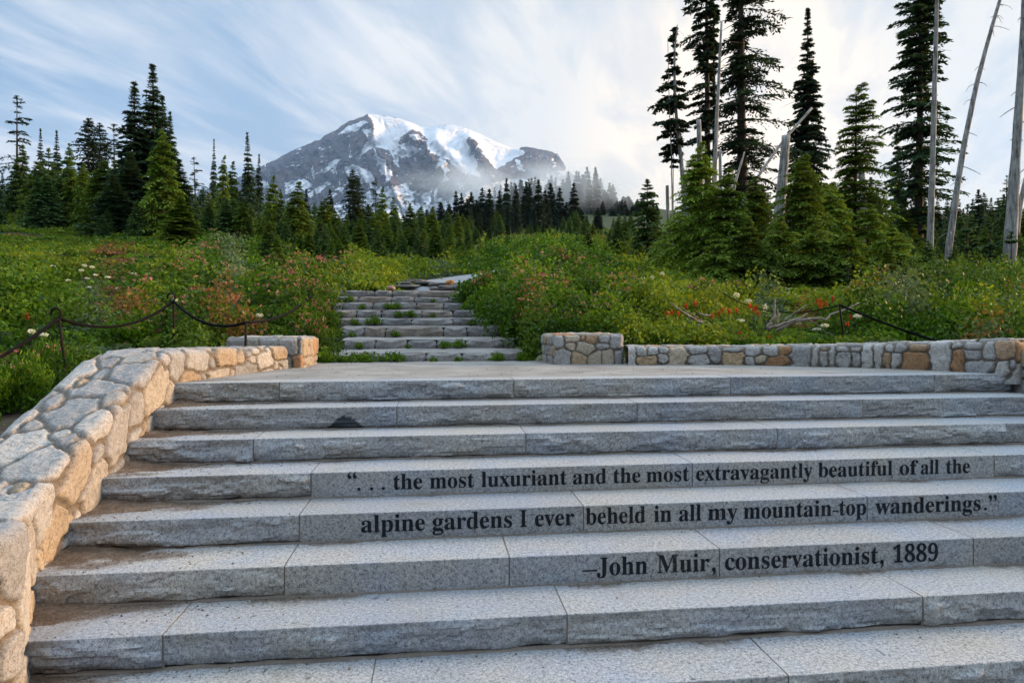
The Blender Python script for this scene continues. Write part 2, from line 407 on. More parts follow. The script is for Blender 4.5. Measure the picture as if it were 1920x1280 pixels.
tt = np.tan(np.linspace(math.atan(-1.9), math.atan(1.9), 300)); yy = np.exp(np.linspace(math.log(2.0), math.log(700), 330))
TX, TY = tt[:, None]*np.maximum(yy, 5.0)[None], np.broadcast_to(yy[None], (300, 330))
TZ = gz(TX, TY)
Vt = np.stack([TX, TY, TZ], -1).reshape(-1, 3); Ft = grid_faces(300, 330)
cen = Vt[Ft].mean(1)
lp = np.array(LANDING)
inside = in_poly(cen[:, 0], cen[:, 1], LANDING)
Ft = Ft[~inside]; cen = cen[~inside]
soilm = (cen[:, 0] < -1.9) & (cen[:, 1] < 6.6) | (cen[:, 1] < 5.2)
ground = mesh_np('ground', Vt, Ft, None, smooth=True, mats=[MEADOW, SOIL], midx=soilm.astype(int)); tag(ground, kind='structure')
# what lies under and behind the viewer, and out to the horizon
lowg = mesh_np('low_ground', np.array([(-8500, -290, -40), (8500, -290, -40), (8500, 9100, -40), (-8500, 9100, -40)], float), np.array([[0, 1, 2, 3]]), MEADOW); tag(lowg, kind='structure')
terr = mesh_np('lower_plaza', np.array([(-14, -14, -2.51), (14, -14, -2.51), (14, 0.9, -2.51), (-14, 0.9, -2.51)], float), np.array([[0, 1, 2, 3]]), PAVE); tag(terr, kind='structure')

# ------------------------------------------------------------------ granite staircase
XL, XR = -1.90, 4.73
R_, T_, D0 = 0.15, 0.3523, 5.106
JOINTS = [[524, 963.5, 1370, 1752], [744, 1195, 1618], [475, 986, 1457, 1887], [583, 1298, 1864], [561, 1094, 1626], [533, 955, 1349, 1825], [304.5, 1063.5, 1730], [690, 1478], []]
SMOOTH = [(), (), (), (1, 2), (1, 2, 3), (1, 2, 3, 4), (), (), ()]
XENO = P(645, 790, D0-T_)
def rockface(q, amp, seed):
    rv = np.random.default_rng(seed); amp = amp*(0.7+0.6*rv.random()); q = q*np.array([0.75+0.6*rv.random(), 1, 0.8+0.5*rv.random()])+rv.random(3)*9
    base = fbm(q*np.array([3.5, 3.5, 6.0]), seed, 3)-0.5
    # conchoidal scoops: sharp lower lips as on split stone
    w = q*np.array([5.0, 5, 11.0]); w = w+1.3*np.stack([fbm(q*4, seed+5, 2), fbm(q*4+9, seed+6, 2), fbm(q*5+3, seed+7, 2)], -1)
    n = vnoise(w, seed+9); sc = np.abs(n-0.5)*2
    fine = fbm(q*38, seed+12, 3)-0.5
    kq = 5.0*fbm(np.stack([q[..., 0]*2.6, q[..., 1], q[..., 2]*9], -1)+0.5*np.stack([base, base, base], -1), seed+15, 4, 0.55)
    led = np.floor(kq)+sstep(0.78, 1.0, kq-np.floor(kq))
    return amp*(1.2*base+0.6*(sc-0.45)+0.40*fine+0.42*(led-2.5))
def granite_block(name, x0, x1, yf, yb, z0, z1, rough, seed, res, parent, xeno=False):
    nu = max(4, int((x1-x0)/res)+1); nf = max(8, int((z1-z0)/res)+1); ntp = max(10, int((yb-yf)/(res*1.3)))
    u = np.linspace(x0, x1, nu)
    pv = [(yf+0.012, z0)] if False else []
    prof = [(yf, z) for z in np.linspace(z0, z1-0.005, nf)] + [(yf+0.0015, z1-0.0015)] + [(y, z1) for y in yf+0.005+np.linspace(0, 1, ntp)**1.4*(yb-yf-0.005)]
    prof = np.array(prof); nv = len(prof)
    U = np.broadcast_to(u[:, None], (nu, nv)); Y = np.broadcast_to(prof[None, :, 0], (nu, nv)).copy(); Z = np.broadcast_to(prof[None, :, 1], (nu, nv)).copy()
    q = np.stack([U, np.zeros_like(U)+yf*3.1, Z], -1)
    isf = (np.arange(nv) < nf)[None]
    edge = np.minimum(sstep(0, 0.03, U-x0), sstep(0, 0.03, x1-U))
    if rough:
        d = rockface(q, 0.030, seed)
        fade = sstep(0.0, 0.05, z1-Z)*(0.35+0.65*edge)
        und = 0.022*sstep(0.05, 0.0, Z-z0)*vnoise(q*np.array([7, 1, 1.]), seed+31)
        Y += np.where(isf, (d+0.006)*fade+und, 0)
        Z += np.where(isf, 0, 0)
    else:
        Y += np.where(isf, 0.0012*(fbm(q*30, seed, 2)-0.5), 0)
    Y += np.where(isf, 0.012*sstep(0.006, 0.0, Z-z0)*rough, 0)
    # worn arris and very slight unevenness of the tread
    wob = (fbm(np.stack([U*9, U*0+yf], -1), seed+2, 3)-0.5)*(0.010 if rough else 0.003)
    Y += np.where(np.abs(np.arange(nv)-nf)[None] <= 1, wob*0.5, 0)
    Z += np.where(~isf, 0.004*(fbm(np.stack([U*4, Y*4], -1), seed+3, 3)-0.5)*sstep(0.0, 0.04, Y-yf), 0)
    # soil that has washed down from the planting on to the left ends of the treads
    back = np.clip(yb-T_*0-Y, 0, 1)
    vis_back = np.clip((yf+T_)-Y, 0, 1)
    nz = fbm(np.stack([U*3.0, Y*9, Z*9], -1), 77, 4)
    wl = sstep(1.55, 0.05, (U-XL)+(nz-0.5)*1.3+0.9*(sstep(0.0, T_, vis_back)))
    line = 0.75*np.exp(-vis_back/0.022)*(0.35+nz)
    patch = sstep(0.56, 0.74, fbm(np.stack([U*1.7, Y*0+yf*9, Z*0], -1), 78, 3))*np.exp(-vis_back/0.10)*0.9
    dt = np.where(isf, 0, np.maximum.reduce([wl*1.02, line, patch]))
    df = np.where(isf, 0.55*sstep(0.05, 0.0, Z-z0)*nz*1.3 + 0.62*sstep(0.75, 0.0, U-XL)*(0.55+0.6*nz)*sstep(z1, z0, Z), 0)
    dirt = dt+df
    xe = np.zeros_like(U)
    if xeno:
        cx_, cz_ = U-XENO[0], Z-XENO[2]
        poly = [(-0.125, -0.06), (-0.105, -0.03), (-0.06, 0.005), (-0.03, 0.032), (0.0, 0.042), (0.03, 0.03), (0.085, 0.005), (0.125, -0.04), (0.125, -0.062)]
        xe = in_poly(cx_+0.004*(nz-0.5), cz_, poly).astype(float)
        xe = np.maximum(xe, in_poly(cx_, cz_, [(-0.185, -0.062), (-0.15, -0.038), (-0.135, -0.062)]))
    sp = vnoise(np.stack([U*21, Y*21, Z*21], -1), 55)
    xe = np.maximum(xe, sstep(0.955, 0.975, sp)*0.8)
    V = np.stack([U, Y, Z], -1).reshape(-1, 3)
    F = grid_faces(nu, nv)[:, ::-1][:, :]
    # ends and back
    A = Acc()
    A.add(V, F[:, ::-1], dirt=dirt.ravel(), xeno=xe.ravel())
    for k, rev in ((0, False), (nu-1, True)):
        ring = V.reshape(nu, nv, 3)[k]; c = np.array([[ring[0, 0], yb, z0]])
        R = np.concatenate([ring, c]); i = np.arange(nv-1); T = np.stack([np.full(nv-1, nv), i, i+1], -1)
        A.add(R, T[:, ::-1] if rev else T, dirt=np.full(len(R), 0.3), xeno=np.zeros(len(R)))
    o = A.build(name, GRANITE, parent)
    return o
stairs = empty('granite_staircase', (0, 0, 0))
tag(stairs, 'wide grey granite staircase with the carved quotation, ending at the upper landing', 'staircase')
step_boxes = []
for i, J in enumerate(JOINTS):
    yf = D0-i*T_; zt = -i*R_; zb = zt-R_
    if i == 0: zt += 0.0
    rowy = 712+(1158-712)*i/6
    xs = [XL]+[float(P(x, project((0, yf, zt))[1], yf)[0]) for x in J]+[XR]
    yb = yf+T_+0.10 if i else yf+0.26
    st = empty('step', (0, 0, 0)); st.parent = stairs
    for k in range(len(xs)-1):
        rough = 0 if k in SMOOTH[i] else 1
        res = 0.0135 if i < 3 else 0.0115
        if i == 8: res = 0.03
        g = 0.0035
        granite_block('granite_block', xs[k]+g, xs[k+1]-g, yf, yb, zb+(0.002), zt, rough, 100+i*11+k, res, st, xeno=(i == 1 and k == 0))
    # pointing between the blocks and along the foot of the riser
    A = Acc()
    for x in xs[1:-1]:
        v = np.array([(x-0.006, yf+0.004, zb), (x+0.006, yf+0.004, zb), (x+0.006, yf+0.004, zt-0.003), (x-0.006, yf+0.004, zt-0.003), (x-0.006, yb, zt-0.003), (x+0.006, yb, zt-0.003)])
        A.add(v, np.array([[0, 1, 2, 3], [3, 2, 5, 4]]))
    if i < 8:
        n = 260; u = np.linspace(XL, XR, n); hh = 0.0075*(0.25+fbm(np.stack([u*11, u*0+i], -1), 40, 3)); dd = 0.012*(0.3+fbm(np.stack([u*9, u*0+i+7], -1), 41, 3))
        v = np.stack([np.stack([u, yf+0.012+u*0, zb+hh*1.6], -1), np.stack([u, yf-dd*0.3, zb+hh], -1), np.stack([u, yf-dd, zb+0*u+0.0005], -1)], 1)
        A.add(v.reshape(-1, 3), grid_faces(n, 3)[:, ::-1])
    if A.n: A.build("mortar", MORTAR, st)
    step_boxes.append((yf, zt, st))

# ---- the quotation
def mb(s):
    o = ''
    for c in s:
        if 'a' <= c <= 'z': o += chr(0x1d41a+ord(c)-97)
        elif 'A' <= c <= 'Z': o += chr(0x1d400+ord(c)-65)
        elif '0' <= c <= '9': o += chr(0x1d7ce+ord(c)-48)
        else: o += c
    return o
def glyphs(s):
    cu = bpy.data.curves.new('lettering', 'FONT'); cu.body = mb(s); cu.resolution_u = 6; cu.offset = 0.004
    o = bpy.data.objects.new('lettering', cu); COL.objects.link(o)
    dg = bpy.context.evaluated_depsgraph_get(); me = bpy.data.meshes.new_from_object(o.evaluated_get(dg))
    V = np.array([v.co[:] for v in me.vertices]); F = [tuple(p.vertices) for p in me.polygons]
    bpy.data.objects.remove(o); bpy.data.curves.remove(cu); bpy.data.meshes.remove(me)
    return V, F
V_, _ = glyphs('l'); ASC = V_[:, 1].max()
def comma_shape(cx, cy, r, flip=1):
    a = np.linspace(0, 2*math.pi, 18, endpoint=False)
    ring = [(cx+r*math.cos(t), cy+r*math.sin(t)) for t in a]
    return ring
def lettering(step_i, base, size, words, extra):
    yf, zt, st = step_boxes[step_i]
    yy_ = yf-0.0022; zb = zt-R_+base
    row = project((0.9, yf, zb+0.03))[1]
    X = lambda px: float(P(px, row, yf)[0])
    V, F = [], []
    def poly(pts):
        n = len(V)
        V.extend([(x, yy_, z) for x, z in pts]); F.append(tuple(range(n, n+len(pts))))
    for s, p0, p1 in words:
        v, f = glyphs(s)
        x0, x1 = v[:, 0].min(), v[:, 0].max(); X0, X1 = X(p0), X(p1); n = len(V)
        V.extend([(X0+(a-x0)/(x1-x0)*(X1-X0), yy_, zb+b*size/ASC) for a, b, _ in v]); F.extend([tuple(k+n for k in q) for q in f])
    for kind, px in extra:
        x = X(px)
        if kind == '.': poly([(x+0.0095*math.cos(t), zb+0.008+0.0095*math.sin(t)) for t in np.linspace(0, 2*math.pi, 16, endpoint=False)])
        elif kind == '-': poly([(x-0.017, zb+0.022), (x+0.017, zb+0.022), (x+0.017, zb+0.030), (x-0.017, zb+0.030)])
        elif kind == '_': poly([(x-0.038, zb+0.024), (x+0.038, zb+0.024), (x+0.038, zb+0.031), (x-0.038, zb+0.031)])
        else:                                  # comma and quotation marks: a drop with a curved tail
            s = 1 if kind in ',9' else -1
            cz = zb+0.007 if kind == ',' else zb+0.080
            r = 0.0105
            pts = [(r*math.cos(t), r*math.sin(t)) for t in np.linspace(math.radians(-20), math.radians(230), 12)]
            tail = [(-0.006, -0.009), (-0.001, -0.013), (0.001, -0.018), (-0.004, -0.025), (-0.009, -0.028), (-0.006, -0.031), (0.003, -0.027), (0.0095, -0.018), (0.0115, -0.008)]
            poly([(x+s*a, cz+s*b) for a, b in pts+tail])
    me = bpy.data.meshes.new('lettering'); me.from_pydata(V, [], F); me.update(); me.materials.append(BLACKPAINT)
    o = link(bpy.data.objects.new('lettering', me), st)
    return o
lettering(3, 0.040, 0.092, [('the', 737.4, 791.7), ('most', 806, 889), ('luxuriant', 902.4, 1062.8), ('and', 1074, 1137), ('the', 1149.6, 1200.8), ('most', 1212, 1292), ('extravagantly', 1305, 1523), ('beautiful', 1533.7, 1673), ('of', 1686, 1721), ('all', 1726, 1760), ('the', 1773.7, 1818)],
          [('6', 655.5), ('6', 665.5), ('.', 673), ('.', 696.6), ('.', 718.6)])
lettering(4, 0.046, 0.092, [('alpine', 677, 796.7), ('gardens', 810.7, 960), ('I', 975, 988), ('ever', 1002.7, 1076.7), ('beheld', 1098, 1210), ('in', 1226, 1259), ('all', 1273, 1314.5), ('my', 1327, 1383), ('mountain', 1394, 1559), ('top', 1573, 1623.7), ('wanderings', 1640.6, 1838)],
          [('-', 1566), ('.', 1847), ('9', 1856), ('9', 1865)])
lettering(5, 0.038, 0.092, [('John', 1119, 1214), ('Muir', 1232, 1330), ('conservationist', 1359, 1646), ('1889', 1674, 1758)],
          [('_', 1106), (',', 1338), (',', 1653)])

# ---- landing at the head of the stairs
A = Acc()
n = 60
lx = np.linspace(-2.3, 5.3, n); ly = np.linspace(D0+0.27, 8.2, 40)
LX, LY = np.meshgrid(lx, ly, indexing='ij'); LZ = -0.004+0.006*(fbm(np.stack([LX*1.2, LY*1.2], -1), 5, 3)-0.5)
Vl = np.stack([LX, LY, LZ], -1).reshape(-1, 3); Fl = grid_faces(n, 40)
cl = Vl[Fl].mean(1)
big = [(-2.2, -3), (-2.2, 5.05), (-2.0, 5.9), (-1.8, 6.9), (-1.7, 7.4), (-1.6, 7.4), (-1.6, 8.4), (1.6, 8.4), (1.6, 7.6), (2.1, 7.6), (2.95, 7.45), (4.05, 7.05), (4.9, 6.4), (5.25, 5.5), (5.1, 5.0), (5.0, -3)]
A.add(Vl, Fl[in_poly(cl[:, 0], cl[:, 1], big)])
landing = A.build('landing', PAVE, smooth=True); tag(landing, kind='structure')

# ------------------------------------------------------------------ stone walls
PAL_G = [(0.285, 0.275, 0.262), (0.325, 0.31, 0.29), (0.255, 0.25, 0.245), (0.315, 0.287, 0.25), (0.36, 0.34, 0.31)]
PAL_T = [(0.345, 0.29, 0.225), (0.34, 0.275, 0.20), (0.335, 0.295, 0.24), (0.32, 0.25, 0.175)]
PAL_R = [(0.40, 0.20, 0.09), (0.42, 0.24, 0.13)]
MORT_C = np.array((0.155, 0.128, 0.102))
def cellular(u, v, seeds, warp=0.02, wseed=3, pn=2.4):
    """nearest and second nearest of weighted, anisotropic stone centres; returns id and distance to the joint"""
    q = np.stack([u, v], -1)
    u = u+warp*(fbm(q*9, wseed, 3)-0.5)*2; v = v+warp*(fbm(q*9+31, wseed+1, 3)-0.5)*2
    d1 = np.full(u.shape, 1e9); d2 = np.full(u.shape, 1e9); idx = np.zeros(u.shape, int)
    for k, (su, sv, ru, rv) in enumerate(seeds):
        pu, pvv = np.abs(u-su)/ru, np.abs(v-sv)/rv
        d = (pu**pn+pvv**pn)**(1/pn)
        d = d
        m = d < d1
        d2 = np.where(m, d1, np.minimum(d2, d)); idx = np.where(m, k, idx); d1 = np.where(m, d, d1)
    sz = np.array([min(s[2], s[3]) for s in seeds])[idx]
    return idx, (d2-d1)*sz*0.5, d1
def auto_seeds(ulen, vlen, size, r, aspect=1.3, vbreaks=None):
    out = []; v = 0.0
    while v < vlen-0.3*size:
        h = size*(0.75+0.5*r.random())
        if vlen-v-h < 0.55*size: h = vlen-v
        u = -0.3*size*r.random()
        while u < ulen:
            w = size*aspect*(0.55+0.9*r.random())
            if r.random() < 0.28:
                s = 0.35+0.3*r.random()
                out.append((u+w/2, v+h*s/2, w/2, h*s/2)); out.append((u+w/2+0.1*w*(r.random()-0.5), v+h*(1+s)/2, w/2, h*(1-s)/2))
            else:
                out.append((u+w/2+0.05*w*(r.random()-.5), v+h/2+0.12*h*(r.random()-.5), w/2, h/2))
            u += w
        v += h
    return out
def dart_seeds(ulen, vlen, r0, r1, r):
    out = []
    for k in range(4000):
        rad = r1-(r1-r0)*min(1, k/1600); u, v = r.uniform(-0.05, ulen+0.05), r.uniform(0, vlen)
        asp = 0.75+0.6*r.random()
        if all(((u-a)/asp)**2+((v-b)*asp)**2 > (0.92*(rad+q))**2 for a, b, q, _ in out): out.append((u, v, rad, asp))
    return [(u, v, q*asp*1.05, q/asp) for u, v, q, asp in out]
def stone_skin(A, Pos, Nrm, U, Vv, seeds, cols, joint=0.009, bulge=0.016, roughn=0.010, seed=1, warp=0.02, pn=2.4):
    idx, e, d1 = cellular(U, Vv, seeds, warp, seed, pn)
    nz = fbm(np.stack([U*16, Vv*16], -1), seed+20, 4)
    m = sstep(joint*0.55, joint*1.25, e+(nz-0.5)*0.010)
    dome = sstep(0, 0.02, e)
    rc = np.random.default_rng(seed+5); off = rc.random(len(seeds))*0.014; tilt = (rc.random((len(seeds), 2))-0.5)*0.07
    su = np.array([s[0] for s in seeds])[idx]; sv = np.array([s[1] for s in seeds])[idx]
    h = m*(bulge*0.55+bulge*0.35*dome+off[idx]*0.7+tilt[idx, 0]*(U-su)+tilt[idx, 1]*(Vv-sv))+roughn*(nz-0.5)*(0.5+1.0*m)*2
    fac = fbm(np.stack([U*7, Vv*7], -1), seed+40, 3)
    h += m*roughn*2.6*(np.abs(fac-0.5)*2-0.2)
    col = np.asarray(cols)[idx]*(0.86+0.28*fbm(np.stack([U*5, Vv*5], -1), seed+60, 3))[..., None]
    col = col*m[..., None]+MORT_C*(0.8+0.4*nz)[..., None]*(1-m)[..., None]
    V = Pos+Nrm*h[..., None]
    A.add(V.reshape(-1, 3), grid_faces(V.shape[0], V.shape[1]), col=col.reshape(-1, 3))
def path_sample(pts, res):
    pts = np.asarray(pts, float); d = np.hypot(*(np.diff(pts[:, :2], axis=0)).T); s = np.concatenate([[0], np.cumsum(d)])
    n = int(s[-1]/res)+2; ss = np.linspace(0, s[-1], n)
    # smooth by Catmull-like cubic through dense linear samples
    out = np.stack([np.interp(ss, s, pts[:, k]) for k in range(pts.shape[1])], -1)
    k = max(1, int(0.16/res)); ker = np.hanning(2*k+1); ker /= ker.sum()
    pad = np.concatenate([out[:1]+(out[:1]-out[1:k+1][::-1]), out, out[-1:]+(out[-1:]-out[-k-1:-1][::-1])])
    out = np.stack([np.convolve(pad[:, c], ker, 'valid') for c in range(out.shape[1])], -1)
    return out, ss
def pick_cols(n, r, pt, prr=0.05):
    out = []
    for _ in range(n):
        x = r.random(); pal = PAL_R if x < prr else PAL_T if x < prr+pt else PAL_G
        out.append(np.array(random.Random(int(r.integers(1e9))).choice(pal))*(0.9+0.2*r.random()))
    return np.array(out)
def wall_strip(A, path, thick, res, size, seed, pt=0.3, side=1, seeds=None, cols=None, back=True, aspect=1.3, prr=0.05, joint=0.013, pn=2.2, warp=0.034):
    """path rows: x, y, zbase, ztop of the visible face, the solid lies to its left (side=1) or right (-1)"""
    pts, ss = path_sample(path, res)
    t = np.gradient(pts[:, :2], axis=0); t /= np.linalg.norm(t, axis=1)[:, None]
    nx = np.stack([t[:, 1], -t[:, 0]], -1)*side              # outward face normal
    H = np.max(pts[:, 3]-pts[:, 2]); r0 = 0.035
    prof = []                                               # (kind-weighted) profile: face, rounded edge, top, back
    nF = int(H/res)+2
    prof += [(0, f, (1, 0)) for f in np.linspace(0, 1, nF)[:-1]]
    fl = [('f', f) for f in np.linspace(0, 1, nF)]
    rows = []
    for f in np.linspace(0, 1, nF): rows.append((lambda p, f=f: (0*p[:, 0], p[:, 2]+(p[:, 3]-r0-p[:, 2])*f), (1, 0), f*(H-r0)))
    for a in np.linspace(0, math.pi/2, 6)[1:]: rows.append((lambda p, a=a: (r0*(1-math.cos(a))+0*p[:, 0], p[:, 3]-r0+r0*math.sin(a)), (math.cos(a), math.sin(a)), H-r0+a*r0))
    nT = int(thick/res)+2
    for f in np.linspace(0, 1, nT)[1:]: rows.append((lambda p, f=f: (r0+(thick-2*r0)*f+0*p[:, 0], p[:, 3]), (0, 1), H+0.02+(thick-r0)*f))
    for a in np.linspace(0, math.pi/2, 5)[1:]: rows.append((lambda p, a=a: (thick-r0+r0*math.sin(a)+0*p[:, 0], p[:, 3]-r0+r0*math.cos(a)), (-math.sin(a), math.cos(a)), H+thick+a*r0))
    if back:
        for f in np.linspace(0, 1, max(4, nF//2))[1:]: rows.append((lambda p, f=f: (thick+0*p[:, 0], p[:, 3]-r0-(p[:, 3]-p[:, 2])*f), (-1, 0), H+thick+0.05+f*H))
    Pos, Nr, Vv = [], [], []
    for fn, nn, vv in rows:
        ins, z = fn(pts)
        Pos.append(np.stack([pts[:, 0]-nx[:, 0]*ins, pts[:, 1]-nx[:, 1]*ins, z], -1))
        Nr.append(np.stack([nx[:, 0]*nn[0], nx[:, 1]*nn[0], np.full(len(pts), nn[1])], -1)); Vv.append(np.full(len(pts), vv))
    Pos, Nr, Vv = np.stack(Pos, 1), np.stack(Nr, 1), np.stack(Vv, 1); U = np.broadcast_to(ss[:, None], Vv.shape)
    if side < 0: pass
    r = np.random.default_rng(seed)
    if seeds is None: seeds = dart_seeds(ss[-1], Vv.max(), size*0.30, size*0.80, r)
    if cols is None: cols = pick_cols(len(seeds), r, pt, prr)
    B = Acc(); stone_skin(B, Pos, Nr, U, Vv, seeds, cols, seed=seed, bulge=0.017, roughn=0.0050, warp=warp, joint=joint, pn=pn)
    F = B.F[4][0]
    A.add(B.V[0], F[:, ::-1] if side > 0 else F, col=B.A['col'][0])
    return pts, nx
def flat_patch(A, o, du, dv, lu, lv, nrm, res, size, seed, pt=0.3, aspect=1.2, prr=0.05, seeds=None, cols=None):
    nu, nv = int(lu/res)+2, int(lv/res)+2
    U, Vv = np.meshgrid(np.linspace(0, lu, nu), np.linspace(0, lv, nv), indexing='ij')
    Pos = np.array(o)+U[..., None]*np.array(du)+Vv[..., None]*np.array(dv); Nr = np.broadcast_to(np.array(nrm, float), Pos.shape)
    edge = np.minimum(np.minimum(U, lu-U), np.minimum(Vv, lv-Vv)); rr = 0.03
    Pos = Pos-Nr*(rr*(1-np.sqrt(np.clip(1-(1-np.clip(edge/rr, 0, 1))**2, 0, 1))))[..., None]
    r = np.random.default_rng(seed)
    if seeds is None: seeds = auto_seeds(lu, lv, size, r, aspect); cols = pick_cols(len(seeds), r, pt, prr)
    B = Acc(); stone_skin(B, Pos, Nr, U, Vv, seeds, cols, seed=seed, bulge=0.011, roughn=0.0045, warp=0.016, joint=0.008, pn=2.8)
    F = B.F[4][0]; c = np.cross(np.array(du), np.array(dv))@np.array(nrm)
    A.add(B.V[0], F if c > 0 else F[:, ::-1], col=B.A['col'][0])
PIERF = [(205, 835, 35, 50, 0), (305, 815, 58, 30, 3), (393, 810, 20, 25, 6), (463, 818, 45, 38, 6), (563, 815, 38, 28, 0), (665, 840, 52, 58, 1), (240, 955, 65, 58, 0), (293, 880, 42, 38, 3), (415, 895, 80, 50, 3), (358, 965, 58, 52, 4), (553, 872, 55, 22, 0), (488, 960, 52, 50, 3), (598, 955, 48, 55, 3), (685, 965, 38, 55, 1)]
PIERC = [(0.37, 0.36, 0.345), (0.33, 0.322, 0.312), (0.43, 0.412, 0.385), (0.41, 0.35, 0.27), (0.40, 0.30, 0.19), (0.34, 0.155, 0.06), (0.36, 0.24, 0.14)]
def pier(name, x0, x1, y0, y1, zt, seed, pt, label, sidelit_tan=None, front=None):
    root = empty(name, ((x0+x1)/2, (y0+y1)/2, 0)); tag(root, label, 'stone pier')
    A = Acc(); cx_, cy_ = (x0+x1)/2, (y0+y1)/2
    res = 0.012; zb = -0.06; h = zt-zb
    for (o, du, lu, n, p) in (((x0, y0), (1, 0), x1-x0, (0, -1, 0), pt), ((x1, y0), (0, 1), y1-y0, (1, 0, 0), sidelit_tan or pt), ((x1, y1), (-1, 0), x1-x0, (0, 1, 0), pt), ((x0, y1), (0, -1), y1-y0, (-1, 0, 0), sidelit_tan or pt)):
        fs = fc = None
        if front and n[1] < 0:
            fs = [((a-165)/553*lu, 0.06+(1010-b)/223*zt, c/553*lu, d/223*zt) for a, b, c, d, e in front]; fc = [np.array(PIERC[q[4]])*(0.93+0.14*rng.random()) for q in front]
        flat_patch(A, (o[0]-cx_, o[1]-cy_, zb), (du[0], du[1], 0), (0, 0, 1), lu, h, n, res, 0.155, seed, p, seeds=fs, cols=fc); seed += 1
    flat_patch(A, (x0-cx_, y0-cy_, zt), (1, 0, 0), (0, 1, 0), x1-x0, y1-y0, (0, 0, 1), res, 0.22, seed, 0.15)
    o = A.build('stonework', STONE, root, smooth=True)
    return root
# left wall: sloping along the stairs, then level and curving back beside the landing
SL = 0.395
def sl(y): return 0.225-SL*max(0, 5.02-y)
A = Acc()
path = [(-1.885, y, sl(y)-0.62, sl(y)) for y in (3.25, 3.5, 3.9, 4.4, 4.9)]+[(-1.87, 5.12, -0.40, 0.222), (-1.80, 5.6, -0.30, 0.215), (-1.68, 6.1, -0.22, 0.205), (-1.56, 6.55, -0.2, 0.20), (-1.47, 6.92, -0.2, 0.195)]
wall_strip(A, path, 0.46, 0.0105, 0.185, 21, pt=0.20, side=1, aspect=1.25, prr=0.0)
flat_patch(A, (-1.93, 6.93, -0.1), (1, 0.22, 0), (0, 0, 1), 0.44, 0.30, (0.2, 0.97, 0), 0.02, 0.15, 31)
# the foot of the wall swings in towards the steps and ends level
path = [(-2.6, 2.55, -1.66, -0.41), (-2.1, 2.55, -1.66, -0.41), (-1.83, 2.56, -1.66, -0.41), (-1.665, 2.66, -1.66, -0.41), (-1.635, 2.84, -1.66, -0.41), (-1.705, 3.02, -1.66, -0.41), (-1.80, 3.2, -1.66, -0.41), (-1.88, 3.40, -1.66, -0.41), (-1.89, 3.55, -1.66, -0.385)]
wall_strip(A, path, 0.46, 0.0095, 0.20, 27, pt=0.15, side=1, aspect=1.15, prr=0.0)
lw = empty('stone_wall', (-2.1, 4.5, 0)); tag(lw, 'sloping mortared stone wall with a broad stone top beside the stairs', 'stone wall')
o = A.build('stonework', STONE, lw, smooth=True); o.location = (2.1, -4.5, 0)
pier('stone_pier', -2.05, -1.32, 7.00, 7.80, 0.292, 51, 0.10, 'low grey stone pier with warm light coloured into its tan sides, left of the rustic steps', sidelit_tan=0.9)  # warm side light put into the colour: mostly tan stones on the sides
pier('stone_pier', 1.27, 2.03, 7.22, 8.05, 0.312, 57, 0.30, 'low stone pier of grey and tan stones, right of the rustic steps', front=PIERF)
# right wall: from the right pier round to the stairs
def gp(px, py, z=0.0): return PZ(px, py, z)
rw = []
for px, py, pt_ in ((1180, 683.5, 652.5), (1300, 683, 652), (1400, 684, 651.5), (1500, 686, 650.5), (1600, 688, 648.5), (1700, 691.5, 645.5), (1800, 696, 642.5), (1900, 702, 640)):
    b = gp(px, py); zt = P(px, pt_, b[1])[2]; rw.append((b[0], b[1], -0.08, zt))
rw = [(2.02, rw[0][1]+0.01, rw[0][2], rw[0][3])]+[tuple(r) for r in rw]+[(5.02, 5.15, -0.08, 0.22)]
# stones of the right wall, read off one by one: (px, row, half width, half height, colour)
G1, G2, G3, TN, TA, RU, BR = (0.365, 0.352, 0.335), (0.31, 0.302, 0.295), (0.43, 0.412, 0.385), (0.43, 0.36, 0.265), (0.41, 0.30, 0.185), (0.31, 0.175, 0.09), (0.32, 0.22, 0.135)
RS = [(1182, 668, 10, 16, G3), (1201, 660, 10, 8, G1), (1222, 659, 12, 7, G1), (1213, 674, 20, 8, TA), (1244, 672, 11, 9, G1), (1246, 658, 8, 6, G2), (1270, 667, 17, 15, TN), (1307, 658, 20, 6, G1), (1308, 674, 20, 9, G1), (1340, 667, 11, 14, G2), (1374, 657, 20, 4, G1), (1373, 671, 20, 12, TA), (1411, 660, 15, 9, G1), (1404, 676, 10, 7, G1), (1428, 671, 11, 9, TN), (1446, 660, 13, 8, G1), (1472, 657, 13, 7, RU), (1461, 675, 24, 8, RU), (1503, 668, 18, 17, G2), (1530, 669, 8, 17, G3), (1544, 670, 9, 14, G1), (1547, 654, 9, 3, BR), (1562, 668, 7, 17, G3), (1580, 655, 11, 4, G1), (1580, 673, 14, 11, G1), (1606, 654, 11, 4, G1), (1605, 672, 9, 12, G1), (1626, 667, 11, 18, G3), (1647, 667, 9, 19, G3), (1662, 672, 8, 14, BR), (1668, 654, 9, 6, G1), (1689, 653, 12, 6, G2), (1684, 674, 9, 12, G3), (1725, 651, 22, 6, BR), (1722, 676, 26, 15, RU), (1763, 667, 19, 24, G3), (1795, 649, 13, 5, G1), (1798, 676, 11, 17, RU), (1826, 648, 17, 6, G1), (1825, 665, 14, 10, G2), (1840, 684, 27, 9, G2), (1857, 661, 10, 16, G1), (1887, 658, 20, 14, BR), (1880, 688, 15, 10, G3), (1898, 684, 8, 9, G2), (1915, 662, 12, 18, RU), (1916, 692, 12, 12, G1)]
pts, ss = path_sample(rw, 0.011)
pxs, pys = project(np.stack([pts[:, 0], pts[:, 1], pts[:, 3]*0+0.09], -1)); mon = pxs < 1925; lim = int(np.argmax(~mon)) if (~mon).any() else len(pxs)
H = np.max(pts[:, 3]-pts[:, 2])
seeds, cols = [], []
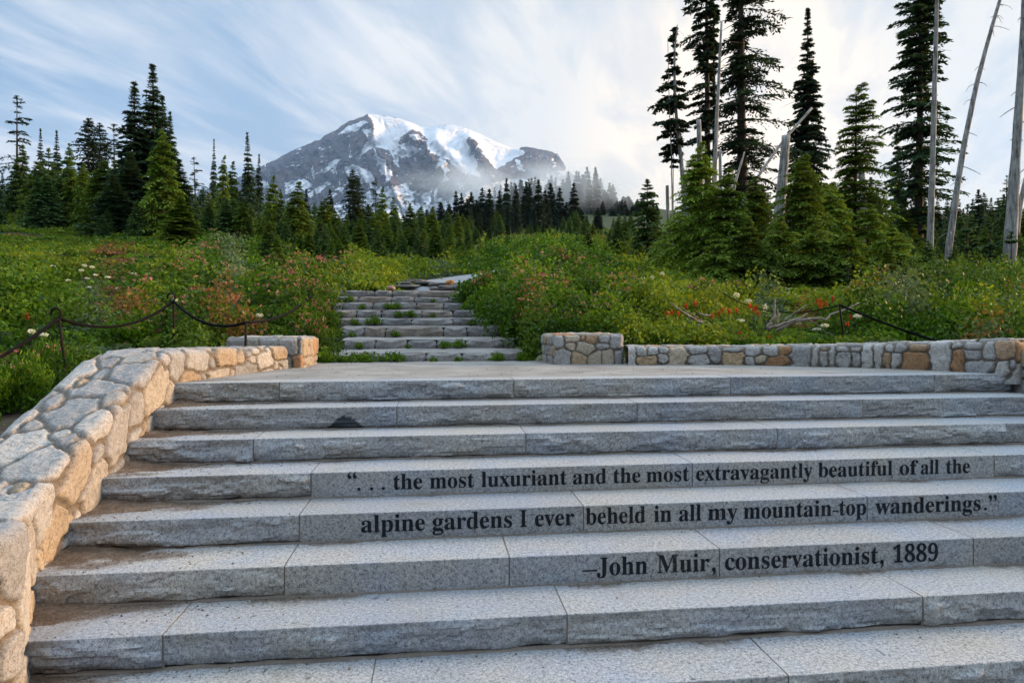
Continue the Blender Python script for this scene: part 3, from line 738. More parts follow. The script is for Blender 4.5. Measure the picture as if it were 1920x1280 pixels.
for (px, py, hw, hh, c) in RS:
    k = int(np.argmin(np.abs(pxs[:lim]-px))); sc = np.hypot(*(pts[min(k+6, lim-1), :2]-pts[max(k-6, 0), :2]))/max(1e-6, abs(pxs[min(k+6, lim-1)]-pxs[max(k-6, 0)]))
    z = P(px, py, pts[k, 1])[2]; zsc = abs(P(px, py+1, pts[k, 1])[2]-z)
    f = np.clip((z-pts[k, 2])/(pts[k, 3]-0.035-pts[k, 2]), 0, 1)
    seeds.append((ss[k], f*(H-0.035), hw*sc*1.0, hh*zsc*1.05)); cols.append(np.array(c)*(0.93+0.14*rng.random()))
r = np.random.default_rng(5)
ex = [s for s in auto_seeds(ss[-1], H+0.5+H, 0.17, r) if s[1] > H+0.05 or s[0] > ss[lim-1]+0.05 or s[1] < 0.02]
seeds += ex; cols = np.array(list(cols)+list(pick_cols(len(ex), r, 0.25)))
A = Acc(); wall_strip(A, rw, 0.42, 0.011, 0.17, 61, side=1, seeds=seeds, cols=cols, joint=0.0075, pn=4.0, warp=0.02)
wall_strip(A, [(4.80, 5.45, -0.40, 0.23), (4.77, 5.1, -0.45, 0.20), (4.76, 4.7, -0.62, 0.06), (4.76, 4.0, -0.9, -0.22), (4.76, 3.2, -1.2, -0.54)], 0.5, 0.013, 0.19, 63, side=1, pt=0.2)
o2 = empty('stone_wall', (3.5, 6.8, 0)); tag(o2, 'low curving wall of grey, tan and rust stones along the right of the landing', 'stone wall')
o = A.build('stonework', STONE, o2, smooth=True); o.location = (-3.5, -6.8, 0)

# ------------------------------------------------------------------ rustic steps, path, rocks
def rock(sx, sy, sz, seed, boxy=4.0, n=14, rough=0.12, flat=False):
    """a rough block or boulder as a closed displaced super-ellipsoid, base at z = 0"""
    th = np.linspace(0, 2*math.pi, 2*n, endpoint=False); ph = np.linspace(-math.pi/2, math.pi/2, n)
    TH, PH = np.meshgrid(th, ph, indexing='ij')
    d = np.stack([np.cos(TH)*np.cos(PH), np.sin(TH)*np.cos(PH), np.sin(PH)], -1)
    r = 1/((np.abs(d)**boxy).sum(-1)**(1/boxy))
    q = d*r[..., None]
    k = fbm(q*1.3+seed*7.1, seed, 3)-0.5; k2 = fbm(q*5+seed*3.3, seed+9, 3)-0.5
    q = q*(1+rough*k*1.6+rough*0.5*k2)[..., None]
    V = q*np.array([sx/2, sy/2, sz/2])+np.array([0, 0, sz/2])
    F = grid_faces(2*n, n, wrap=True)
    return V.reshape(-1, 3), F
def rock_mesh(name, V, F, mat, parent=None, smooth=False):
    return mesh_np(name, V, F, mat, parent, smooth=smooth)
RCOLS = {}
def rustic_mat(name, tint):
    lo, mi, hi = [tuple(c*t for c, t in zip(b, tint)) for b in ((0.06, 0.055, 0.050), (0.165, 0.153, 0.142), (0.30, 0.287, 0.272))]
    return mat_noise(name, [(0.28, lo), (0.48, mi), (0.72, hi)], 5, 45, bumps=0.8, bdist=0.02)
RM = [RUSTIC, rustic_mat('rustic_stone_dark', (0.8, 0.82, 0.85)), rustic_mat('rustic_stone_warm', (1.1, 0.98, 0.88))]
rs = empty('rustic_steps', (0, 8.1, 0)); tag(rs, 'flight of weathered fieldstone steps climbing into the meadow, tufts of green at their feet', 'stone steps')
SJ = [[615, 683, 738, 798, 867, 926, 986], [642, 702, 762, 819, 874, 945, 966], [640, 682, 722, 832, 876, 935], [637, 668, 715, 770, 850, 918], [625, 668, 714, 790, 850, 890], [622, 641, 698, 779, 832, 870], [622, 670, 734, 776, 842, 868], [632, 702, 735, 784, 866]]
for i, J in enumerate(SJ):
    d = STEP_D[i]; zt = STEP_T[i]; zl = 0.0 if i == 0 else STEP_T[i-1]
    st = empty('step'); st.parent = rs
    xs = [float(P(x, STEP_PY[i], d)[0]) for x in J]
    depth = 0.42 if i > 0 else 0.5
    for k in range(len(xs)-1):
        w = xs[k+1]-xs[k]; hh = (zt-zl)+0.10; dz = (random.random()-0.5)*0.022; dy = (random.random()-0.5)*0.06
        V, F = rock(w*1.03, depth*2.0, hh*2, 300+i*9+k, 9.0, 16, 0.05)
        V = V*np.array([1, 1, 1]); V[:, 2] = V[:, 2]-hh*2
        V += np.array([(xs[k]+xs[k+1])/2, d+depth*1.0+dy-8.1, zt+dz])
        rock_mesh('stone_block', V, F, RM[random.choice([0, 0, 1, 2])], st)
    # trodden gravel tread behind the stones
    A = Acc(); x = np.linspace(xs[0]-0.05, xs[-1]+0.05, 24); yv = np.linspace(d+0.25, d+0.98, 10); GX, GY = np.meshgrid(x, yv, indexing='ij')
    zn = (STEP_T[i+1]-0.125 if i < 7 else zt+0.10)
    GZ = zt-0.02+(GY-d)/0.95*0.045+0.02*(fbm(np.stack([GX*3, GY*3], -1), 8, 3)-0.5)
    A.add(np.stack([GX, GY-8.1, GZ], -1), grid_faces(24, 10)); A.build('tread', RUSTIC if i > 1 else PAVE, st, smooth=True)
# flagstones and the path above
pts, ss = path_sample([(a, b, 0, 0) for a, b in PATHC], 0.25)
tn = np.gradient(pts[:, :2], axis=0); tn /= np.linalg.norm(tn, axis=1)[:, None]; nn = np.stack([tn[:, 1], -tn[:, 0]], -1)
wv = np.linspace(-0.62, 0.62, 7); PX = pts[:, None, 0]+nn[:, None, 0]*wv; PYY = pts[:, None, 1]+nn[:, None, 1]*wv
PZ_ = gz(pts[:, 0], pts[:, 1])[:, None]+0.09+0*PX
path = mesh_np('path', np.stack([PX, PYY, PZ_], -1).reshape(-1, 3), grid_faces(len(pts), 7)[:, ::-1], ASPH, smooth=True); tag(path, kind='structure')
def stone_thing(name, px, py, Y, sx, sy, sz, seed, mat, label, cat, boxy=2.6, rough=0.35, group=None, sink=0.25):
    p = P(px, py, Y)
    V, F = rock(sx, sy, sz, seed, boxy, 12, rough)
    o = mesh_np(name, V, F, mat, None, smooth=False); o.location = (p[0], p[1], p[2]-sz*0.5); o.rotation_euler = (0, 0, seed*1.7)
    return tag(o, label, cat, group)
ORANGE = mat_noise('orange_stone', [(0.3, (0.28, 0.10, 0.03)), (0.7, (0.55, 0.26, 0.10))], 6, 40)
stone_thing('boulder', 843, 531, 16.0, 0.26, 0.2, 0.15, 1, ORANGE, 'small orange rock at the head of the rustic steps', 'rock')
stone_thing('boulder', 836, 540, 15.6, 0.36, 0.24, 0.13, 2, RM[1], 'dark grey boulder just below the orange rock', 'rock')
stone_thing('boulder', 856, 539, 15.7, 0.34, 0.3, 0.14, 3, RM[1], 'bluish grey boulder to the right of the orange rock', 'rock')
stone_thing('boulder', 814, 541, 15.6, 0.2, 0.2, 0.10, 4, RM[0], 'pale rounded stone on the top step left of the boulders', 'rock')
stone_thing('boulder', 733, 540, 15.5, 0.20, 0.18, 0.10, 5, rustic_mat('pink_stone', (1.7, 1.15, 0.95)), 'pinkish stone lying behind the top rustic step', 'rock')
stone_thing('boulder', 621, 547, 14.9, 0.24, 0.22, 0.16, 6, RM[0], 'round grey boulder at the left end of the top rustic step', 'rock')
for k, (px, py, w) in enumerate(((762, 537, 0.5), (800, 531, 0.55), (780, 527, 0.4), (820, 533, 0.35), (757, 531, 0.3))):
    stone_thing('flagstone', px, py, 16.2+0.45*(k % 3), w*1.2, 0.40, 0.07, 20+k, RM[k % 3], 'flat flagstone at the start of the path above the rustic steps', 'flagstone', 5.0, 0.12, 'flagstones at the start of the path')

# ------------------------------------------------------------------ rope fence
def post(px_top, py_top, px_b, Y, h, label, loop=True):
    top = P(px_top, py_top, Y); b = np.array((P(px_b, py_top, Y)[0], Y, top[2]-h))
    root = empty('fence_post', b); tag(root, label, 'fence post', 'iron rope posts')
    v = top-b; v[2] -= 0.10
    V, F = tube(np.array([(0, 0, -0.25), (0, 0, 0), v*0.5+np.array([0.004, 0, 0]), v]), 0.012, 6); mesh_np('stake', V, F, IRON, root, smooth=True)
    if not loop: return b+v
    a = np.linspace(math.radians(-95), math.radians(200), 14); r = 0.042
    L = np.stack([v[0]-r*0.55+r*np.cos(a), 0*a, v[2]+0.045+r*1.1*np.sin(a)], -1)
    V, F = tube(L, 0.0105, 6); mesh_np('loop', V, F, IRON, root, smooth=True)
    return b+v+np.array([0, 0, 0.0])
def rope(p, q, sag, label, r=0.0145):
    t = np.linspace(0, 1, 22)[:, None]; pts = p*(1-t)+q*t; pts[:, 2] -= (4*t*(1-t)*sag)[:, 0]
    V, F = tube(pts, r, 6, rough=0.12); o = mesh_np('rope', V-p, F, ROPE, smooth=True); o.location = p
    return tag(o, label, 'rope', 'ropes strung between the iron posts')
p1 = post(110, 576, 124, 6.6, 0.75, 'iron post with a looped top behind the sloping stone wall, leftmost of the posts')
p2 = post(325, 548, 324, 8.2, 0.78, 'iron post with a looped top rising from the leafy shrubs left of the left pier')
p3 = post(461, 585, 456, 6.75, 0.62, 'thin iron stake standing in front of the left pier', False)
p4 = post(600, 503, 600, 14.0, 0.55, 'small dark stake among pink flowers at the left of the top rustic step', False)
rope(P(-60, 700, 5.6), p1, 0.03, 'dark rope slanting down to the left frame edge behind the stone wall')
rope(p1, p2, 0.17, 'dark rope sagging between the two looped posts left')
rope(p2, p3, 0.13, 'dark rope sagging from the second looped post to the stake by the left pier')
rope(p3, P(585, 553, 10.5), 0.10, 'dark rope rising from the stake by the left pier into the pink bushes')
rope(P(-30, 500, 12.5), P(130, 530, 11.0), 0.03, 'thin rope low over the grass at the left edge', 0.007)
p5 = post(1196, 560, 1190, 9.2, 0.52, 'iron stake among the shrubs behind the right pier', False)
p6 = post(1330, 590, 1326, 8.6, 0.30, 'short dark stake at the foot of the dead branches', False)
p7 = post(1574, 556, 1584, 7.6, 0.58, 'tall iron stake behind the right wall, rope running down from it', False)
rope(P(1085, 573, 9.6), p5, 0.06, 'dark rope leading from the flowers to the stake behind the right pier', 0.008)
rope(p5, p6, 0.10, 'dark rope sagging in front of the fallen branches', 0.008)
rope(P(1348, 545, 10.5), p7, 0.20, 'dark rope drooping across the driftwood to the tall iron stake', 0.008)
rope(p7, P(1775, 645, 6.9), 0.02, 'dark rope running straight down to the top of the right wall')
rope(P(935, 497, 15), P(978, 548, 11), 0.05, 'thin pale rope in the flowering shrubs right of the rustic steps', 0.008)

# ------------------------------------------------------------------ leaves
def unit(v): return v/(np.linalg.norm(v, axis=-1, keepdims=True)+1e-12)
def diamonds(c, l, s, bend=None, wide=0.1):
    """c centres, l half-length vectors, s half-width vectors -> quads"""
    V = np.stack([c-l, c+s+l*wide, c+l, c-s+l*wide], 1)
    return V.reshape(-1, 3), np.arange(len(c)*4).reshape(-1, 4)
def conifer(seed, H, R, zb=0.0, prof=None, wh=0.3, nb=6, up=0.15, droop=0.35, twig=0.30, tmax=0.6, leaf=0.12, lw=0.3, roll=1.1, gap=0.1, K=12, col=(0.03, 0.055, 0.025), tip=(0.05, 0.085, 0.035), side=None, lean=0.0, jit=0.25, m=3, nod=0.0, spikes=True):
    r = np.random.default_rng(seed)
    nw = max(4, int((H-zb)/wh)); zs = zb+(H-zb)*np.linspace(0, 1, nw)**0.95+r.normal(0, wh*0.25, nw)
    zs = np.clip(zs, zb, H*0.995)
    Z = np.repeat(zs, nb)+r.normal(0, wh*0.18, nw*nb); n = len(Z)
    ph = np.tile(np.arange(nb)*2*math.pi/nb, nw)+np.repeat(r.random(nw)*6.28, nb)+r.normal(0, 0.25, n)
    t = np.clip((Z-zb)/(H-zb), 0, 1)
    pf = prof(t) if prof else (1-t)**0.9
    lumps = 0.75+0.5*vnoise(np.stack([np.cos(ph)*1.4+seed, np.sin(ph)*1.4, Z/(6*wh)], -1), seed)
    L = R*pf*(1-jit+2*jit*r.random(n))*lumps+0.02*R
    if side is not None: L = L*(0.55+0.6*(np.cos(ph-side)*0.5+0.5))
    keep = r.random(n) > gap; Z, ph, t, L = Z[keep], ph[keep], t[keep], L[keep]; n = len(Z)
    d = np.stack([np.cos(ph), np.sin(ph), 0*ph], -1); sd = np.stack([-np.sin(ph), np.cos(ph), 0*ph], -1)
    axis = lambda z: np.stack([lean*(z/H)**1.5*H+nod*np.maximum(0, z/H-0.9)**2*H*10, 0*z, z], -1)
    base = axis(Z)
    lsc = np.clip(L/(0.42*R), 0.30, 1.0)[:, None]
    u_ = up+0.75*np.maximum(0, t-0.55)*1.4                     # upper branches ascend
    s = (np.arange(K)+0.55)/K
    S = np.broadcast_to(s[None], (n, K))+r.normal(0, 0.25/K, (n, K)); S = np.clip(S, 0.06, 1)
    pos = base[:, None]+d[:, None]*(L[:, None]*S)[..., None]+np.array([0, 0, 1.])*(L[:, None]*(u_[:, None]*S-droop*S**2))[..., None]
    slope = u_[:, None]-2*droop*S
    td = unit(d[:, None]+np.array([0, 0, 1.])*slope[..., None])
    C, Lv, Sv, Cl = [], [], [], []
    tl = np.minimum(tmax, twig*L[:, None]*(1.15-0.85*S))*(0.7+0.6*r.random((n, K)))+0.25*leaf
    cb, ct = np.array(col), np.array(tip)
    def emit(c, dirv, nrm, ln, tipf):
        if ln.ndim == 2: ln = ln*lsc
        sv = np.cross(nrm, dirv); sv = unit(sv)
        C.append(c.reshape(-1, 3)); Lv.append((dirv*(ln/2)[..., None]).reshape(-1, 3)); Sv.append((sv*(ln*lw/2)[..., None]).reshape(-1, 3))
        k = np.clip(tipf+r.normal(0, 0.22, tipf.shape), 0, 1.2)[..., None]
        Cl.append(((cb*(1-k)+ct*k)*(0.8+0.4*r.random(k.shape))).reshape(-1, 3))
    for sg in (-1, 1):
        ang = math.radians(52)
        w = unit(td*math.cos(ang)+sg*sd[:, None]*math.sin(ang)+np.array([0, 0, -0.10])+r.normal(0, 0.12, td.shape))
        for q in range(m):
            f = (q+0.6)/m
            c = pos+w*(tl*f)[..., None]+np.array([0, 0, -0.12])*(tl*f*f)[..., None]+r.normal(0, leaf*0.10, pos.shape)
            a = r.normal(0, roll*0.55, (n, K)); upv = unit(np.cross(w, np.cross(np.array([0, 0, 1.]), w)))
            lat = unit(np.cross(w, upv)); nrm = upv*np.cos(a)[..., None]+lat*np.sin(a)[..., None]
            wd = unit(w+r.normal(0, 0.22, w.shape))
            emit(c, wd, nrm, leaf*(0.7+0.6*r.random((n, K))), 0.25*f+0.75*f*S)
    a = r.normal(0, roll, (n, K)); upv = np.array([0, 0, 1.])+0*td; lat = unit(np.cross(td, upv)); nrm = unit(upv)*np.cos(a)[..., None]+lat*np.sin(a)[..., None]
    emit(pos, unit(td+r.normal(0, 0.15, td.shape)), nrm, leaf*(0.9+0.5*r.random((n, K))), S*0.8)
    if spikes:                                                  # leader and candle-like tips
        k = 14; z = np.linspace(H*0.93, H*1.0, k); c = axis(z); c[:, :2] += r.normal(0, 0.012*R, (k, 2))
        dv = unit(np.stack([r.normal(0, .5, k), r.normal(0, .5, k), np.ones(k)], -1)); emit(c, dv, unit(r.normal(0, 1, (k, 3))), np.full(k, leaf*1.1), np.full(k, 0.6))
    V, F = diamonds(np.concatenate(C), np.concatenate(Lv), np.concatenate(Sv))
    return V, F, np.concatenate(Cl), axis, (base, d, L, u_, droop, t)
def tree_meshes(seed, H, R, trunk_r, stubs=0, branches=True, trunk_top=0.985, **kw):
    V, F, Cc, axis, br = conifer(seed, H, R, **kw)
    crown = mesh_np('crown', V, F, NEEDLE, fattr={'col': Cc}, add=False)
    z = np.linspace(-0.3, H*trunk_top, 16); tp = axis(np.maximum(z, 0)); tp[:, 2] = z
    rad = trunk_r*np.clip(1-z/(H*1.02), 0.03, 1.05)**0.85
    A = Acc(); v, f = tube(tp, rad, 8, rough=0.10, seed=seed); A.add(v, f)
    r = np.random.default_rng(seed+1)
    if branches:
        base, d, L, u_, dr, t = br
        for k in range(0, len(L), 2 if len(L) < 500 else 3):
            s = np.array([0, 0.35, 0.8])[:, None]; p = base[k]+d[k]*L[k]*s+np.array([0, 0, 1.])*(L[k]*(u_[k]*s-dr*s*s)); v, f = tube(p, trunk_r*0.11*np.array([1, .7, .3]), 4, cap=False); A.add(v, f)
    for k in range(stubs):
        z0 = H*(0.08+0.75*r.random()); a = r.random()*6.28; l = R*(0.25+0.6*r.random()); p0 = axis(np.array([z0]))[0]
        s = np.linspace(0, 1, 5)[:, None]; p = p0+np.array([math.cos(a), math.sin(a), 0.15])*l*s+np.array([0, 0, -0.35])*l*s*s+r.normal(0, 0.02*l, (5, 3)); v, f = tube(p, trunk_r*0.09*np.array([1, .85, .65, .45, .2]), 4, cap=False); A.add(v, f)
    trunk = A.build('trunk', BARK, None, smooth=True, add=False)
    return crown, trunk
FIRC, FIRT = (0.024, 0.050, 0.030), (0.055, 0.100, 0.052)
YFC, YFT = (0.042, 0.092, 0.034), (0.110, 0.185, 0.062)
HMC, HMT = (0.048, 0.092, 0.014), (0.160, 0.235, 0.032)
DKC, DKT = (0.016, 0.030, 0.020), (0.034, 0.058, 0.038)
p_spire = lambda t: np.where(t < 0.06, 0.6+t*6, 1)*(0.02+0.98*(1-t)**1.12)
p_col = lambda t: np.minimum(1, 0.55+2.5*t)*(0.04+0.96*(1-t)**0.80)
p_cone = lambda t: np.minimum(1, 0.75+3*t)*(1-t)**0.85+0.02
p_old = lambda t: np.minimum(1, 0.5+2*t)*(0.06+0.94*(1-t)**0.6)
KINDS = {}
for i in range(5): KINDS['fir', i] = tree_meshes(1000+i, 10, 1.75, 0.16, prof=p_spire, wh=0.27, nb=7, up=0.10, droop=0.30, leaf=0.30, lw=0.40, K=10, twig=0.38, tmax=0.55, gap=0.05, col=FIRC, tip=FIRT, m=2, jit=0.22)
for i in range(5): KINDS['young', i] = tree_meshes(1100+i, 5, 1.35, 0.09, prof=p_cone, wh=0.21, nb=7, up=0.16, droop=0.28, leaf=0.19, lw=0.40, K=11, twig=0.42, tmax=0.42, gap=0.05, col=YFC, tip=YFT, m=3, jit=0.2)
for i in range(5): KINDS['hemlock', i] = tree_meshes(1200+i, 5, 1.35, 0.08, prof=p_cone, wh=0.18, nb=8, up=0.20, droop=0.46, leaf=0.18, lw=0.38, K=12, twig=0.46, tmax=0.42, gap=0.12, col=HMC, tip=HMT, m=3, jit=0.32, roll=0.8, nod=0.35)
for i in range(2): KINDS['dark', i] = tree_meshes(1300+i, 10, 2.3, 0.2, prof=p_old, wh=0.30, nb=7, up=0.06, droop=0.24, leaf=0.34, lw=0.36, K=9, twig=0.36, tmax=0.6, gap=0.14, col=DKC, tip=DKT, m=2, jit=0.38)
for i in range(2): KINDS['ragged', i] = tree_meshes(1400+i, 10, 2.2, 0.22, prof=p_old, wh=0.55, nb=5, up=0.05, droop=0.25, leaf=0.34, lw=0.34, K=8, twig=0.32, tmax=0.55, gap=0.30, col=DKC, tip=DKT, m=2, jit=0.5)
for i in range(3): KINDS['spire', i] = tree_meshes(1500+i, 10, 1.15, 0.14, branches=False, prof=p_col, wh=0.42, nb=6, up=0.05, droop=0.35, leaf=0.55, lw=0.42, K=5, twig=0.4, tmax=0.5, gap=0.08, col=DKC, tip=DKT, m=2, jit=0.25)
KH = {'fir': 10, 'young': 5, 'hemlock': 5, 'dark': 10, 'ragged': 10, 'spire': 10}
KW = {'fir': 3.3, 'young': 2.5, 'hemlock': 2.4, 'dark': 3.9, 'ragged': 3.6, 'spire': 2.2}
KN = {'fir': 'fir_tree', 'young': 'young_fir', 'hemlock': 'hemlock_tree', 'dark': 'conifer_tree', 'ragged': 'conifer_tree', 'spire': 'conifer_tree'}
def tree(kind, px, top, Y, wpx=None, label=None, group=None, var=None, cat='tree', base=None, rz=None):
    """a tree whose tip shows at photo column px and row top, standing on the ground at distance Y"""
    X = float(P(px, 500, Y)[0]); zg = float(gz(np.array([X]), np.array([Y]))[0])-0.05
    ztop = P(px, top, Y)[2]; h = max(0.4, ztop-zg)
    v = random.randrange({'fir': 5, 'young': 5, 'hemlock': 5, 'spire': 3}.get(kind, 2)) if var is None else var
    crown, trunk = KINDS[kind, v]
    s = h/KH[kind]
    scale_px = F_PX/(np.array([X, Y, 0])@FWD)
    sx = (wpx/scale_px)/KW[kind] if wpx else s*(1.05+0.4*random.random())
    root = empty(KN[kind], (X, Y, zg), random.random()*6.28 if rz is None else rz); root.scale = (sx, sx, s); root.rotation_euler = (random.gauss(0, 0.016), random.gauss(0, 0.016), root.rotation_euler[2])
    tag(root, label, cat, group)
    for n, me in (('crown', crown), ('trunk', trunk)):
        o = bpy.data.objects.new(n, me); link(o, root)
    return root
# --- the trees on the left slope
TR = [
 ('ragged', 34, 180, 58, 62, 'ragged dark old conifer standing highest at the left edge of the photo'),
 ('fir', 78, 243, 54, 34, 'narrow dark fir just right of the ragged old conifer'),
 ('fir', 110, 246, 55, 40, 'narrow fir, second to the right of the ragged old conifer'),
 ('dark', 167, 222, 62, 62, 'broad blackish conifer, left of the pair behind the tall firs'),
 ('dark', 190, 232, 64, 56, 'broad blackish conifer, middle of the dark clump left of the tall firs'),
 ('ragged', 217, 233, 60, 50, 'dark thin-topped conifer touching the left side of the tall firs'),
 ('fir', 218, 330, 37, 120, 'broad fir low on the left side of the tall clump'),
 ('fir', 244, 285, 38, 130, 'broad shadowy fir inside the left half of the tall clump'),
 ('fir', 336, 300, 38, 110, 'broad fir low on the right side of the tall clump'),
 ('fir', 255, 155, 40, 118, 'tall dense dark fir, left one of the tallest pair on the left slope'),
 ('fir', 294, 123, 41, 118, 'tallest fir of the left slope with a long bare leader'),
 ('fir', 311, 183, 40, 92, 'dark fir pressed against the right side of the tallest fir'),
 ('fir', 323, 210, 39.5, 66, 'lower dark fir at the right edge of the tall clump'),
 ('hemlock', 307, 243, 36, 90, 'green hemlock standing in front of the tallest fir'),
 ('hemlock', 342, 375, 30, 105, 'bushy bright green hemlock at the foot of the tall firs'),
 ('ragged', 369, 295, 52, 40, 'small sparse dark conifer right of the tall clump'),
 ('fir', 402, 262, 55, 26, 'very slender dark fir rising left of the mountain flank'),
 ('hemlock', 417, 292, 48, 40, 'thin-topped hemlock right of the very slender fir'),
 ('hemlock', 436, 303, 50, 46, 'green hemlock with a crooked tip left of the dense spire'),
 ('fir', 470, 250, 50, 48, 'dense dark spire at the left foot of the mountain'),
 ('fir', 484, 290, 52, 36, 'dark fir leaning on the right side of the dense spire'),
 ('hemlock', 515, 332, 46, 56, 'drooping hemlock against the lower left flank of the mountain'),
 ('young', 530, 356, 44, 40, 'small fir right beside the drooping hemlock'),
 ('hemlock', 559, 342, 42, 72, 'large bright green hemlock in front of the snow patches'),
 ('spire', 573, 356, 90, 20, 'thin black spire behind the large bright green hemlock'),
 ('spire', 620, 357, 95, 24, 'black spire, taller of a distant pair below the left snow patches'),
 ('spire', 604, 380, 95, 16, 'black spire, shorter of a distant pair below the left snow patches'),
 ('dark', 662, 320, 62, 44, 'tall dark conifer in front of the sunlit snowfield'),
 ('dark', 675, 332, 63, 40, 'dark conifer, right twin of the one before the sunlit snowfield'),
 ('ragged', 705, 334, 64, 30, 'slim dark conifer below the middle of the mountain'),
 ('hemlock', 718, 352, 56, 44, 'thin-crowned hemlock right of the slim dark conifer'),
 ('hemlock', 738, 370, 52, 40, 'hemlock with open top below the mountain glacier'),
 ('young', 771, 382, 50, 52, 'green fir below the white glacier, right of the open-topped hemlock'),
 ('young', 792, 386, 54, 40, 'pointed fir at the right end of the green row under the glacier'),
 ('young', 830, 417, 44, 36, 'small symmetrical fir by itself left of the path'),
 ('young', 775, 434, 38, 50, 'low round fir closest to the path on its left'),
 ('young', 892, 426, 46, 36, 'little fir on the right of the path end'),
 ('young', 951, 440, 42, 34, 'smallest little fir right of the path end'),
 ('young', 1157, 412, 32, 44, 'bushy little fir left of the bluish fir'),
 ('young', 1214, 338, 30, 84, 'bluish open-topped fir in the gap left of the tall right trees'),
 ('young', 43, 273, 46, 56, 'broad green fir in front of the ragged old conifer'),
 ('young', 95, 280, 44, 62, 'tall tapered green fir standing left of the open meadow'),
 ('young', 131, 270, 47, 50, 'grey green fir right of the tall tapered one'),
 ('hemlock', 138, 300, 43, 50, 'yellow green hemlock among the left firs'),
 ('hemlock', 160, 308, 42, 50, 'second yellow green hemlock, nearer the tall firs'),
 ('young', 72, 330, 41, 60, 'low wide fir at the left meadow edge'),
 ('young', 525, 452, 27, 62, 'pale bluish low fir in the heather left of centre'),
]
for k, px, top, Y, w, lab in TR: tree(k, px, top, Y, w, lab)
def filler(n, x0, x1, ytop, Yr, kinds, label, group, seed, wr=(0.9, 1.3)):
    r = random.Random(seed)
    for i in range(n):
        px = x0+(x1-x0)*(i+r.random())/n; Y = r.uniform(*Yr); k = r.choice(kinds)
        t = ytop(px)+r.uniform(0, 45)
        X = P(px, 500, Y)[0]
        tree(k, px, t, Y, None, label, group)
filler(34, -60, 250, lambda x: 300, (40, 54), ['young', 'young', 'hemlock', 'fir'], 'green conifer in the mixed row along the top of the left meadow', 'conifers along the top of the left meadow', 1)
filler(16, -60, 230, lambda x: 335, (43, 52), ['young', 'hemlock', 'young'], 'low green conifer at the front edge of the trees above the left meadow', 'low conifers above the left meadow', 11)
filler(30, 180, 480, lambda x: 365, (33, 46), ['young', 'hemlock', 'young'], 'low young conifer round the feet of the tall left firs', 'young conifers round the tall left firs', 2)
filler(60, 370, 860, lambda x: 350+ (x-370)*0.09, (46, 74), ['young', 'hemlock', 'hemlock', 'fir', 'young'], 'green conifer in the band of trees below the mountain', 'conifers in the band below the mountain', 3)
filler(50, 430, 860, lambda x: 396+(x-440)*0.05, (34, 50), ['young', 'hemlock', 'young'], 'young conifer at the front of the band below the mountain', 'young conifers at the front of the band', 4)
for px, t in ((828, 384), (856, 363), (868, 368), (884, 366), (904, 358), (919, 360), (937, 362), (951, 340), (967, 352), (987, 346), (995, 350), (1010, 343), (1024, 362), (1034, 348), (1050, 357), (1076, 349), (1121, 394), (843, 388), (893, 380), (812, 392), (800, 398), (875, 378), (1003, 372), (1062, 384), (912, 385), (1090, 398)):
    tree('spire', px, t-4, 150+random.random()*40, 21+random.random()*12, 'dark narrow spire in the distant row in front of the misty hill', 'dark spires in front of the misty hill')
filler(64, 800, 1190, lambda x: 392+abs(x-990)*0.03, (80, 135), ['young', 'hemlock', 'young', 'spire'], 'small green conifer in the hollow between the path and the dark spires', 'small conifers in the hollow', 6)
def hill_top(x): return np.interp(x, [880, 930, 1000, 1060, 1085, 1118, 1130, 1190], [372, 350, 338, 330, 322, 315, 340, 378])
for i in range(64):
    px = 890+(1215-890)*(i+random.random())/64
    tree('spire', px, hill_top(px)+random.uniform(-6, 30), 330+random.random()*60, 15+random.random()*11, 'grey tree silhouette half lost in the mist on the hill', 'trees in the mist on the hill')
filler(40, 1630, 1990, lambda x: 352+(x-1640)*0.02, (50, 120), ['spire', 'fir', 'young', 'spire'], 'distant conifer on the hazy slope behind the leaning dead trunks', 'distant conifers on the right slope', 8)

# --- the big trees on the right
def big_tree(px, base_row, top, Y, R, trunk_r, label, seed, name='fir_tree', tilt=0.0, parts=None, **kw):
    X = float(P(px, 500, Y)[0]); zg = float(gz(np.array([X]), np.array([Y]))[0])-0.1
    h = P(px, top, Y)[2]-zg
    k = dict(prof=p_old, wh=0.42, nb=6, up=0.02, droop=0.22, leaf=0.23, lw=0.40, K=19, twig=0.36, tmax=0.8, gap=0.16, col=FIRC, tip=FIRT, m=4, jit=0.45, stubs=14)
    k.update(kw)
    if 'zbf' in k: k['zb'] = h*k.pop('zbf')
    crown, trunk = tree_meshes(seed, h, R, trunk_r, **k)
    root = empty(name, (X, Y, zg)); tag(root, label, 'tree')
    link(bpy.data.objects.new('crown', crown), root); link(bpy.data.objects.new('trunk', trunk), root)
    root.rotation_euler = (0, tilt, 0)
    return root
big_tree(1328, 480, -170, 38, 1.25, 0.24, 'tall dark tree with foliage on its left side, left of the thickest trunk', 2001, zbf=0.30, side=math.pi, gap=0.22, tilt=-0.01, col=DKC, tip=DKT)
big_tree(1341, 480, -60, 39, 0.45, 0.19, 'tall bare dark pole of a tree with a few tufts, beside the thickest trunk', 2007, zbf=0.55, gap=0.55, tilt=-0.01, col=DKC, tip=DKT)
big_tree(1392, 480, -230, 36, 2.5, 0.36, 'thickest tall dark tree with long ragged branches in front of the glow', 2002, zbf=0.14, gap=0.26, jit=0.55, side=0.0, stubs=30, col=(0.016, 0.032, 0.018), tip=(0.036, 0.062, 0.034), tilt=-0.01)
big_tree(1512, 460, 17, 42, 1.95, 0.20, 'tall dense spire-shaped fir with twin tip between the right trees', 2003, prof=p_spire, wh=0.30, nb=7, gap=0.10, jit=0.25, zbf=0.10, col=(0.018, 0.038, 0.024), tip=(0.040, 0.072, 0.042), up=0.08, droop=0.28)
